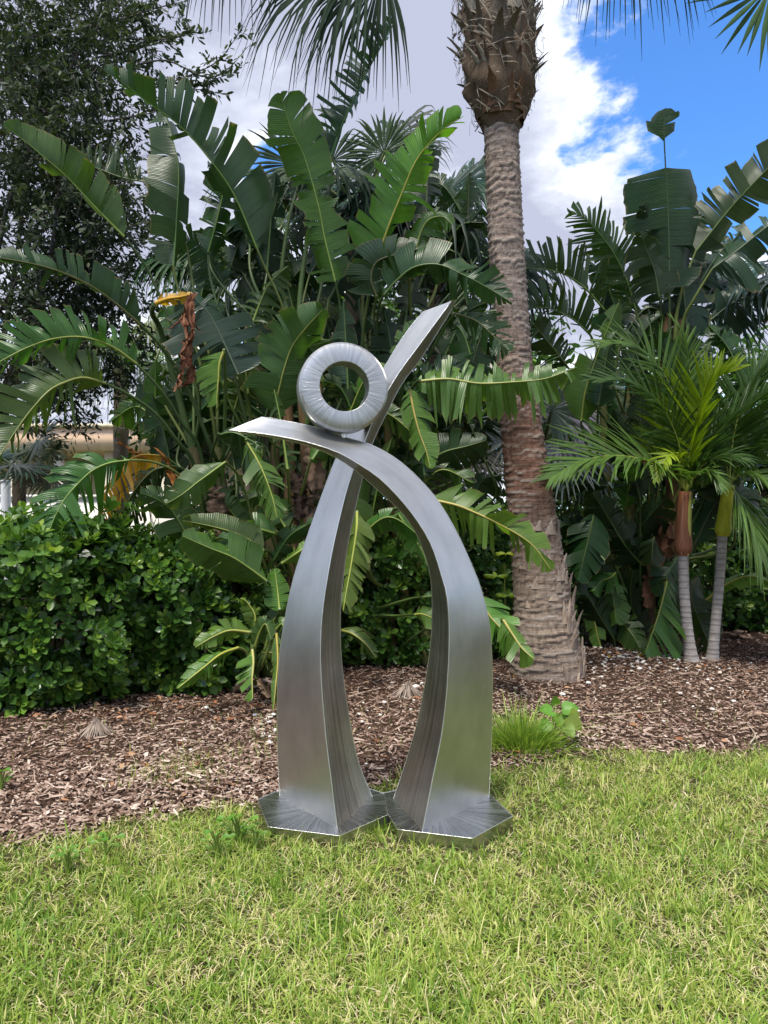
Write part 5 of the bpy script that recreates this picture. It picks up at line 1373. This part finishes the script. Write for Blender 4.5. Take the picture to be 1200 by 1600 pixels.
for i, (px, c, w_, h_) in enumerate([(199, (.08, .30, .60), .10, .05), (206, (.85, .85, .85), .16, .06), (217, (.80, .84, .90), .05, .17)]):
    x_ = (px - 600) * 17.1 / FPX; z_ = 1.5 + 27 * 17 / FPX
    b = MB(); b.tube([(x_, 17.12, z_), (x_, 17.12, z_ + h_ * .8), (x_, 17.12, z_ + h_)], [w_ * .5, w_ * .5, w_ * .3], 12)
    tag(link('container', b.mesh('container', M_PLAIN), None, c), ['small blue tub on the low white wall', 'small white tub on the low white wall', 'white bottle standing on the low white wall'][i], 'container')

# ------------------------------------------------------------------ mulch chips, shells, litter
def in_bed(n, x0, x1, y1, g2, soft=.06):
    x = g2.uniform(x0, x1, n); e_ = edge_y(x); y = e_ - soft + (y1 - e_ + soft) * g2.random(n) ** 1.25
    return x, y


g2 = np.random.default_rng(31)
n = 76000
y = 3.0 + 6.2 * g2.random(n) ** 1.9; x = g2.uniform(-1, 1, n) * (y * .5 + .9)
keep = y > edge_y(x) - .10 * g2.random(n); x, y = x[keep], y[keep]; n = len(x)
z = mulch_z(x, y) + g2.random(n) ** 1.5 * .026
az = g2.uniform(0, 2 * math.pi, n); pit = g2.normal(0, .22, n)
Xd = np.stack([np.cos(az) * np.cos(pit), np.sin(az) * np.cos(pit), np.sin(pit)], -1)
R_ = frames(Xd, g2.normal(0, .30, (n, 3)) + np.array([0, 0, 1.]))
ln = (g2.gamma(2.2, .0115, n) + .007) * np.where(g2.random(n) < .06, 1.9, 1); wd = np.minimum(ln * .45, g2.gamma(3, .0030, n) + .0025); tk = g2.uniform(.0025, .006, n)
CV = np.array([(-.5, -.5, 0), (.45, -.35, 0), (.5, .4, 0), (-.42, .5, 0), (-.42, -.3, .9), (.36, -.25, 1.05), (.4, .28, .9), (-.36, .36, 1.0)]); CF = np.array([(4, 5, 6, 7), (0, 1, 5, 4), (1, 2, 6, 5), (2, 3, 7, 6), (3, 0, 4, 7)])
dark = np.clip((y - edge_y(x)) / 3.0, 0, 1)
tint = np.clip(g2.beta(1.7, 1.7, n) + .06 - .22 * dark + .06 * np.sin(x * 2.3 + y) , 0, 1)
k = NT('mulch_chip')
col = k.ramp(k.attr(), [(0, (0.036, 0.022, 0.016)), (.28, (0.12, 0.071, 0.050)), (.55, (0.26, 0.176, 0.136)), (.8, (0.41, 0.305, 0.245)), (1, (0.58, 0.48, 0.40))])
nz = k.noise(90, 4, .6, k.coord('Object'))
M_CHIP = k.done(k.principled(k.mix(.5, col, k.mix(1.0, col, k.ramp(nz, [(.3, (.45, .45, .45)), (.7, (1.4, 1.4, 1.4))]), 'MULTIPLY')), .9, 0, .12))
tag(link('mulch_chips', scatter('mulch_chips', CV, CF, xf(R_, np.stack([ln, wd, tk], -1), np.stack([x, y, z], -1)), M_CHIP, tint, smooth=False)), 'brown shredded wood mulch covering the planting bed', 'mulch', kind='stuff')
# fallen leaves: brown-orange litter under the hedge
n = 420
px_ = np.concatenate([g2.uniform(-150, 420, 200), g2.uniform(100, 1200, 120), g2.uniform(900, 1200, 100)]); py_ = np.concatenate([g2.uniform(1078, 1135, 200) + 0, g2.uniform(1060, 1270, 120), g2.uniform(1010, 1060, 100)])
py_ = np.maximum(py_, 1010); Yg = CAMZ * FPX / (py_ - 800); Xg = (px_ - 600) * Yg / FPX
ok = Yg > edge_y(Xg) + .05; Xg, Yg = Xg[ok], Yg[ok]; n = len(Xg)
az = g2.uniform(0, 6.28, n)
R_ = frames(np.stack([np.cos(az), np.sin(az), g2.normal(0, .2, n)], -1), g2.normal(0, .35, (n, 3)) + np.array([0, 0, 1.]))
LV = HL_V * np.array([1, 1, 2.2])
k = NT('leaf_litter'); col = k.ramp(k.attr(), [(0, (0.10, 0.045, 0.02)), (.5, (0.26, 0.11, 0.05)), (1, (0.42, 0.26, 0.15))]); M_LIT = k.done(k.principled(col, .8, 0, .2))
tag(link('leaf_litter', scatter('leaf_litter', LV, HL_F3, xf(R_, g2.uniform(.035, .075, n), np.stack([Xg, Yg, mulch_z(Xg, Yg) + .018], -1)), M_LIT, g2.random(n))), 'orange-brown fallen leaves scattered on the mulch', 'leaf litter', kind='stuff')
# white shells
ico = [(0, 0, 1), (.89, 0, .45), (.28, .85, .45), (-.72, .53, .45), (-.72, -.53, .45), (.28, -.85, .45), (.72, .53, -.45), (-.28, .85, -.45), (-.89, 0, -.45), (-.28, -.85, -.45), (.72, -.53, -.45), (0, 0, -1)]
icf = [(0, 1, 2), (0, 2, 3), (0, 3, 4), (0, 4, 5), (0, 5, 1), (1, 6, 2), (2, 7, 3), (3, 8, 4), (4, 9, 5), (5, 10, 1), (2, 6, 7), (3, 7, 8), (4, 8, 9), (5, 9, 10), (1, 10, 6), (11, 7, 6), (11, 8, 7), (11, 9, 8), (11, 10, 9), (11, 6, 10)]
cl_ = [(980, 1035, 90, 25, 110), (1050, 1045, 120, 30, 60), (415, 1130, 14, 8, 16), (430, 1165, 30, 25, 22), (330, 1130, 120, 60, 12), (640, 1085, 30, 20, 16), (560, 1140, 40, 60, 10), (1000, 1090, 180, 40, 50), (700, 1120, 60, 40, 10)]
px_ = np.concatenate([g2.normal(c[0], c[2] * .6, c[4]) for c in cl_]); py_ = np.concatenate([g2.normal(c[1], c[3] * .5, c[4]) for c in cl_]); py_ = np.maximum(py_, 1012)
Yg = CAMZ * FPX / (py_ - 800); Xg = (px_ - 600) * Yg / FPX; n = len(Xg)
az = g2.uniform(0, 6.28, n); R_ = frames(np.stack([np.cos(az), np.sin(az), np.zeros(n)], -1), np.tile([0, 0, 1.], (n, 1)) + g2.normal(0, .2, (n, 3)))
s_ = g2.gamma(3, .0042, n) + .005
M_SHELL = mat_tint_leaf('shell', [(0, (.36, .28, .2)), (.4, (.6, .55, .48)), (1, (.80, .78, .74))], .0, .6, .3)
tag(link('white_shells', scatter('white_shells', np.array(ico), np.array(icf), xf(R_, np.stack([s_, s_ * g2.uniform(.55, .9, n), s_ * .45], -1), np.stack([Xg, Yg, mulch_z(Xg, Yg) + .016], -1)), M_SHELL, g2.random(n))), 'white shell bits lying in the mulch', 'shells', kind='stuff')
# individual sticks and dry pieces
for i, (pts, r, c, lb) in enumerate([
        ([(912, 1126), (960, 1125), (1045, 1120)], .006, (.45, .36, .22), 'long pale dry stalk lying on the mulch at the right'), ([(960, 1092), (985, 1083), (1012, 1073)], .006, (.45, .34, .2), 'short pale dry stick right of the palm foot'),
        ([(582, 1110), (598, 1120), (606, 1121), (605, 1100)], .004, (.5, .38, .26), 'hooked dry twig on the mulch between the steel legs'), ([(545, 1096), (575, 1088), (602, 1083)], .009, (.4, .31, .24), 'flat dry stalk on the mulch behind the steel legs'),
        ([(1172, 1170), (1180, 1158), (1168, 1142)], .009, (.42, .35, .27), 'grey dry stick near the right lawn edge'), ([(1170, 1126), (1185, 1124), (1210, 1127)], .014, (.40, .28, .2), 'thick dry leaf stalk at the right edge of the mulch'),
        ([(300, 1083), (335, 1077), (362, 1079)], .010, (.4, .3, .22), 'tan dry leaf strip on the mulch below the young plant')]):
    q = [G(a_, b_) + Vector((0, 0, .035 + .006 * j)) for j, (a_, b_) in enumerate(pts)]
    B_, L_ = spline(q, 12); m = MB(); m.tube(B_, [r * (1 - .5 * j / 11) for j in range(12)], 6, flat=.6)
    tag(link('dry_stick', m.mesh('dry_stick', M_DRY), None, c), lb, 'stick', 'dry sticks on the mulch')


def stump(label, px, py, r, h, seed):
    c = G(px, py); t = thing_at('cut_grass_stump', label, 'stump', c); rr = random.Random(seed); cc = Vector((c.x, c.y, float(mulch_z(c.x, c.y))))
    for i in range(150):
        a_ = rr.uniform(0, 6.28); f = rr.random() ** .6
        d = Vector((math.cos(a_) * f, math.sin(a_) * f, 0)); m = MB(); L2 = rr.uniform(.6, 1.2)
        p0 = cc + d * r * .45 + Vector((0, 0, h * (1 - f * .5))); p1 = cc + d * r * (1.0 * L2) + Vector((0, 0, h * .55 * (1 - f) + .02)); p2 = cc + d * r * 1.35 * L2 + Vector((rr.uniform(-.01, .01), 0, .005))
        m.tube([p0, p1, p2], [.005, .0045, .002], 5, flat=.6); g_ = rr.uniform(.55, 1.2); link('stalk', m.mesh('stalk', M_DRY), t, (.30 * g_, .235 * g_, .19 * g_))
    m = MB(); m.tube([cc - Vector((0, 0, .02)), cc + Vector((0, 0, h * .35)), cc + Vector((0, 0, h * .55))], [r * .8, r * .5, r * .2], 14); link('core', m.mesh('core', M_DRY), t, (.12, .09, .07))


stump('dried cut-back tuft on the mulch at the left', 150, 1155, .10, .12, 1)
stump('dried cut-back tuft on the mulch between the steel legs', 637, 1096, .11, .13, 2)
# crumpled tan leaf by the slim palms, dead scraps
for i, (px, py, w, c, lb, Y) in enumerate([(1145, 1002, .22, (.45, .30, .2), 'crumpled tan dead leaf on the ground right of the slim palms', 8.2), (545, 1042, .13, (.28, .20, .15), 'curled grey-brown dead leaf by the left steel leg', 6.9), (420, 1082, .12, (.40, .30, .24), 'flat tan dead leaf beside the young plant', 6.0), (1030, 700, 0, None, None, 0)]):
    if not lb: continue
    c0 = G(px, py); pts = [c0 + Vector((-w * 1.3, 0, .03)), c0 + Vector((-w * .5, .03, .10)), c0 + Vector((w * .3, -.02, .09)), c0 + Vector((w * 1.1, 0, .025))]
    o = ribbon(None, pts, w * .55, c, seed=150 + i, name='dead_leaf'); tag(o, lb, 'dead leaf')
# sprinkler and fallen fruit
spk = thing_at('garden_stake', 'small black stake with white cap at the palm foot', 'stake', G(879, 1076))
c0 = G(879, 1076)
m = MB(); m.tube([c0 - Vector((0, 0, .02)), c0 + Vector((0, 0, .055))], .014, 12); link('stake', m.mesh('stake', M_PLAIN), spk, (.02, .02, .02))
m = MB(); m.tube([c0 + Vector((.004, -.012, .0)), c0 + Vector((.006, -.02, .03)), c0 + Vector((.006, -.02, .036))], [.016, .014, .008], 12); link('cap', m.mesh('cap', M_PLAIN), spk, (.8, .8, .8))
c0 = G(806, 1066); m = MB(); m.add(np.array(ico) * .035 * np.array([1, 1, .95]) + np.array(c0 + Vector((0, 0, .05))), tris=icf)
fo = link('fallen_fruit', m.mesh('fallen_fruit', M_DRY), None, (.70, .30, .04)); tag(fo, 'small orange fruit on the mulch left of the palm foot', 'fruit')
sm = fo.modifiers.new('round', 'SUBSURF'); sm.levels = sm.render_levels = 2

# ------------------------------------------------------------------ weeds
def weed(label, base, leaves, col, name='weed', hgt=.2, heart=True, seed=0):
    t = thing_at(name, label, 'weed', base); rr = random.Random(seed)
    for (px, py, Y, sz, ax, nm) in leaves:
        sz = sz * (.78 if heart else 1)
        c = P(px, py, Y); ax = Vector(ax).normalized(); nm = Vector(nm).normalized(); nm = (nm - ax * nm.dot(ax)).normalized(); sd = nm.cross(ax)
        prof_ = [(0, .10), (.06, .42), (.22, .52), (.5, .44), (.78, .26), (1, .01)] if heart else [(0, .02), (.2, .3), (.5, .42), (.8, .3), (1, .02)]
        rows_ = [[c + ax * (s * sz) + sd * (w * sz * u) + nm * (abs(u) * .12 * sz - s * s * .18 * sz) - (ax * (.10 * sz * abs(u)) if heart and s < .1 else Vector()) for u in (-1, -.5, 0, .5, 1)] for s, w in prof_]
        m_ = MB(); m_.grid(rows_); lo = link('leaf', m_.mesh('leaf', M_WEED), t, tuple(x * rr.uniform(.85, 1.2) for x in col))
        p0 = Vector(base); pts, _ = spline([p0, (p0 + c) / 2 + Vector((0, 0, .03)), c], 8); m2 = MB(); m2.tube(pts, .0035, 5); sub('stalk', m2.mesh('stalk', M_RIB), lo, (.2, .28, .06))
    return t


weed('bright broad-leaved weed above the tall grass tuft right of the steel leg', G(868, 1165), [(862, 1112, 4.9, .13, (-.7, -.3, .2), (0, -.6, .8)), (858, 1130, 4.85, .12, (-.6, -.3, -.4), (-.2, -.8, .5)), (872, 1118, 4.95, .11, (.1, -.4, -.5), (0, -.8, .5)), (880, 1108, 4.95, .13, (.6, -.2, .1), (0, -.7, .7)), (888, 1122, 4.85, .14, (.6, -.3, -.5), (.2, -.8, .5)), (884, 1135, 4.8, .11, (.4, -.5, -.5), (.2, -.8, .5)), (892, 1112, 4.9, .08, (.7, -.2, -.3), (.2, -.8, .5)), (868, 1100, 5.0, .08, (-.1, -.2, .5), (0, -.9, .4))], (.14, .25, .035), seed=1)
rr = random.Random(3)


def small_weed(label, px, py, n_, sz, seed, spread=26):
    b_ = G(px, py); r3 = random.Random(seed); Y = b_.y; lv = []
    for i in range(n_):
        a_ = i * 2.4; f = r3.uniform(.3, 1); x_ = px + spread * f * math.cos(a_); y_ = py - 22 - r3.uniform(0, 22) + 10 * f * math.sin(a_)
        lv.append((x_, y_, Y + .05 * math.sin(a_), sz * r3.uniform(.4, .85), (math.cos(a_), math.sin(a_) * .7 - .2, .15), (0, -.4, .9)))
    weed(label, b_, lv, (.11, .23, .03), heart=False, seed=seed)


small_weed('leafy bright green weed in the lawn left of the steel base', 372, 1322, 30, .040, 4, 30)
small_weed('small round-leaved weed at the lawn edge on the left', 165, 1345, 9, .045, 5, 26)
small_weed('leafy weed at the lawn edge just left of the base plate', 340, 1345, 16, .036, 6, 24)
small_weed('tiny weed at the left picture edge on the mulch', 2, 1240, 14, .045, 7, 18)
small_weed('leafy weed in the lawn below the left end of the mulch', 105, 1365, 14, .038, 8, 26)
small_weed('leafy weed in front of the left base plate corner', 400, 1330, 12, .036, 9, 20)
# pale yellow-green seedling by the palm trunk
yw = thing_at('yellow_seedling', 'pale yellow-green seedling before the hedge left of the ringed trunk', 'plant', G(792, 1040))
stem(yw, [G(792, 1040), P(790, 960, 7.0), P(788, 880, 6.9)], .008, .005, (.2, .22, .06))
for i in range(26):
    a_ = i * 2.4; lvl = (i % 3); c = P(788 + (2, -12, 6)[lvl], (865, 900, 930)[lvl], 6.85); d = Vector((math.cos(a_), math.sin(a_) * .6 - .3, .1)).normalized(); m = MB()
    sd = d.cross(Vector((0, -.5, .8))).normalized(); s0 = rr.uniform(.07, .13)
    m.grid([[c + d * s0 * s - sd * w * s0, c + d * s0 * s + Vector((0, 0, -.03 * s)), c + d * s0 * s + sd * w * s0] for s, w in ((0, .03), (.4, .16), (.75, .12), (1, .01))])
    link('leaf', m.mesh('leaf', M_WEED), yw, ((.30, .36, .06) if lvl == 0 else (.17, .25, .04)))

# ------------------------------------------------------------------ grass
def grass_mesh(name, x, y, L_, W_, lean, az, tint, z=None, face=None):
    n_ = len(x); g3 = np.random.default_rng(n_)
    z = gz(x, y) if z is None else z
    d = np.stack([np.cos(az), np.sin(az)], -1)
    fa = az + math.pi / 2 + g3.normal(0, .5, n_) if face is None else face
    sd = np.stack([np.cos(fa), np.sin(fa)], -1)
    V = np.zeros((n_, 7, 3), np.float32)
    for q, (s, w) in enumerate(((0, .8), (.4, 1.0), (.75, .7))):
        hx = L_ * s * np.sin(lean * (.45 + .85 * s)); hz = L_ * s * np.cos(lean * (.45 + .85 * s))
        c = np.stack([x + d[:, 0] * hx, y + d[:, 1] * hx, z - .004 + hz], -1)
        off = np.concatenate([sd * (W_ * w * .5)[:, None], np.zeros((n_, 1))], 1)
        V[:, 2 * q] = c - off; V[:, 2 * q + 1] = c + off
    hx = L_ * np.sin(lean * 1.3); hz = L_ * np.cos(lean * 1.3)
    V[:, 6] = np.stack([x + d[:, 0] * hx, y + d[:, 1] * hx, z + hz], -1)
    T3 = np.array([(0, 1, 3), (0, 3, 2), (2, 3, 5), (2, 5, 4), (4, 5, 6)])
    F = (T3[None] + (np.arange(n_) * 7)[:, None, None]).reshape(-1, 3)
    return mesh_np(name, V.reshape(-1, 3), F, M_GRASS, True, tint=np.repeat(tint, 7))


k = NT('grass_blade')
col = k.ramp(k.attr(), [(0.0, (0.070, 0.160, 0.020)), (.30, (0.20, 0.325, 0.045)), (.58, (0.39, 0.48, 0.092)), (.77, (0.53, 0.53, 0.19)), (.9, (0.62, 0.53, 0.30)), (1.0, (0.72, 0.63, 0.44))])
tcol = k.mix(1.0, col, (1.35, 1.4, .8), 'MULTIPLY')
M_GRASS = k.done(k.leafmix(col, .45, .35, .35, tcol))


def patch(x, y, s=1.0, ph=0.0):
    return (np.sin(x * 3.1 * s + ph) * np.sin(y * 2.7 * s + 1.3 + ph) + .6 * np.sin(x * 7.3 * s + y * 5.1 * s + ph) + .4 * np.sin(x * 13.1 * s - y * 11.7 * s)) / 2


near0 = lambda x, y: y > edge_y(x)
g3 = np.random.default_rng(77)
nc = 26000
yc = 1.55 + 3.9 * g3.random(nc) ** 1.35; xc = g3.uniform(-1, 1, nc) * (yc * .5 + .75)
NB = 8
ca = g3.uniform(0, 6.283, nc); ch = np.clip(g3.normal(1, .28, nc), .45, 1.8); ct = g3.normal(0, .13, nc); cdry = g3.random(nc)
cid = np.repeat(np.arange(nc), NB)
x = xc[cid] + g3.normal(0, .011, nc * NB); y = yc[cid] + g3.normal(0, .011, nc * NB); n = nc * NB
e_ = edge_y(x) + .06 * patch(x * 2, y * 2)
dist = e_ - y
pr = np.clip(dist / .30 + .12, 0, 1); pr = np.where(dist < -.18, 0, pr)
# nothing grows through the steel plates
def inside(x, y, poly):
    c = np.zeros(len(x), bool); j = len(poly) - 1
    for i in range(len(poly)):
        xi, yi, xj, yj = *poly[i], *poly[j]
        c ^= ((yi > y) != (yj > y)) & (x < (xj - xi) * (y - yi) / (yj - yi + 1e-12) + xi); j = i
    return c


pl = [(-.655, 3.89), (-.545, 3.55), (-.20, 3.43), (.012, 3.69), (.065, 3.50), (.40, 3.40), (.615, 3.67), (.55, 3.98), (.18, 4.1), (-.12, 4.1), (-.55, 4.02)]
keep = (g3.random(n) < pr) & ~inside(x, y, pl)
# thin places
keep &= g3.random(n) < np.clip(.85 + .5 * patch(x, y, 1.6, 2.0) + .4 * patch(x, y, 5.5, 1.0), .30, 1)
x, y, dist, cid = x[keep], y[keep], dist[keep], cid[keep]; n = len(x)
dry = np.clip(.29 + .24 * patch(x, y, 1.3) + .18 * patch(x, y, 4.1, 1.0) + .30 * np.exp(-np.clip(dist, 0, 9) / .14) * (x > .9), 0.03, .8)
broad = (np.modf(ca[cid] * 977.0)[0] < .05 + .06 * (patch(x, y, 2.1, 3.0) > .3)) & ~near0(x, y)
isdry = (.55 * g3.random(n) + .45 * cdry[cid]) < dry * .95 + .02
tint = np.where(isdry, g3.uniform(.78, 1.0, n), np.clip(g3.normal(.44 + .12 * patch(x, y, .8, .7) + .10 * patch(x, y, 3.3, .2) + ct[cid], .14, n), 0, .77))
tint = np.where(broad, np.clip(tint * .6, 0, .4), tint)
hgt = np.clip(1 + .25 * patch(x, y, 1.1, .3), .6, 1.4)
L_ = g3.gamma(6, .0086, n) * hgt * ch[cid] * np.where(isdry, .85, 1) ; L_ = np.clip(L_, .02, .13)
pc = np.mean(np.array(pl), 0)
near = inside((x - pc[0]) / 1.16 + pc[0], (y - pc[1]) / 1.22 + pc[1], pl); L_ = np.where(near, L_ * .85, L_)
lean = np.clip(np.abs(g3.normal(.68, .40, n)) + .35 * isdry, .05, 1.4)
tag(link('lawn_grass', grass_mesh('lawn_grass', x, y, L_, g3.uniform(.0024, .0056, n) * np.where(broad, 1.9, 1), lean, np.arctan2(y - yc[cid], x - xc[cid]) + g3.normal(0, .5, n) + .0 * ca[cid], tint)), 'short green and straw-coloured lawn grass around the sculpture', 'grass', kind='stuff')
# matted thatch lying between the tufts
n = 30000
ty = 1.55 + 3.9 * g3.random(n) ** 1.35; tx = g3.uniform(-1, 1, n) * (ty * .5 + .75)
ok = (ty < edge_y(tx) + .04 - .1 * g3.random(n)) & ~inside(tx, ty, pl); tx, ty = tx[ok], ty[ok]; n = len(tx)
tag(link('lawn_thatch', grass_mesh('lawn_thatch', tx, ty, g3.uniform(.03, .08, n), g3.uniform(.002, .0045, n), g3.uniform(1.05, 1.3, n), g3.uniform(0, 6.283, n), np.where(g3.random(n) < .75, g3.uniform(.76, 1, n), g3.uniform(0, .3, n)), z=gz(tx, ty) + g3.uniform(.002, .02, n))), 'flattened dry thatch between the lawn tufts', 'thatch', kind='stuff')
# taller tuft beside the right leg
n = 1500
cx = G(822, 1180); tx = cx.x + g3.normal(0, .10, n); ty = cx.y + .12 + g3.normal(0, .08, n)
tag(link('grass_tuft', grass_mesh('grass_tuft', tx, ty, g3.gamma(9, .021, n), g3.uniform(.003, .008, n), np.clip(np.hypot(tx - cx.x, ty - cx.y - .12) * 3.2 + g3.normal(.15, .22, n), .02, 1.3), np.arctan2(ty - cx.y - .12, tx - cx.x) + g3.normal(0, .5, n), np.clip(g3.normal(.35, .14, n), 0, .7))), 'tall bright green grass tuft beside the right steel leg', 'grass tuft', kind='thing')
# thin stray grass on the mulch
n = 900
sx = np.concatenate([g3.normal(-1.15, .16, 300), g3.normal(-.55, .18, 250), g3.uniform(-2.5, 3, 350)]); sy = np.concatenate([g3.normal(4.35, .22, 300), g3.normal(4.9, .25, 250), g3.uniform(4.4, 6, 350)])
ok = sy > edge_y(sx); sx, sy = sx[ok], sy[ok]; n = len(sx)
tag(link('stray_grass', grass_mesh('stray_grass', sx, sy, g3.uniform(.03, .11, n), g3.uniform(.002, .004, n), np.abs(g3.normal(.5, .3, n)), g3.uniform(0, 6.283, n), np.clip(g3.normal(.55, .2, n), 0, 1), z=mulch_z(sx, sy))), 'thin stray grass shoots growing through the mulch', 'grass', kind='stuff')
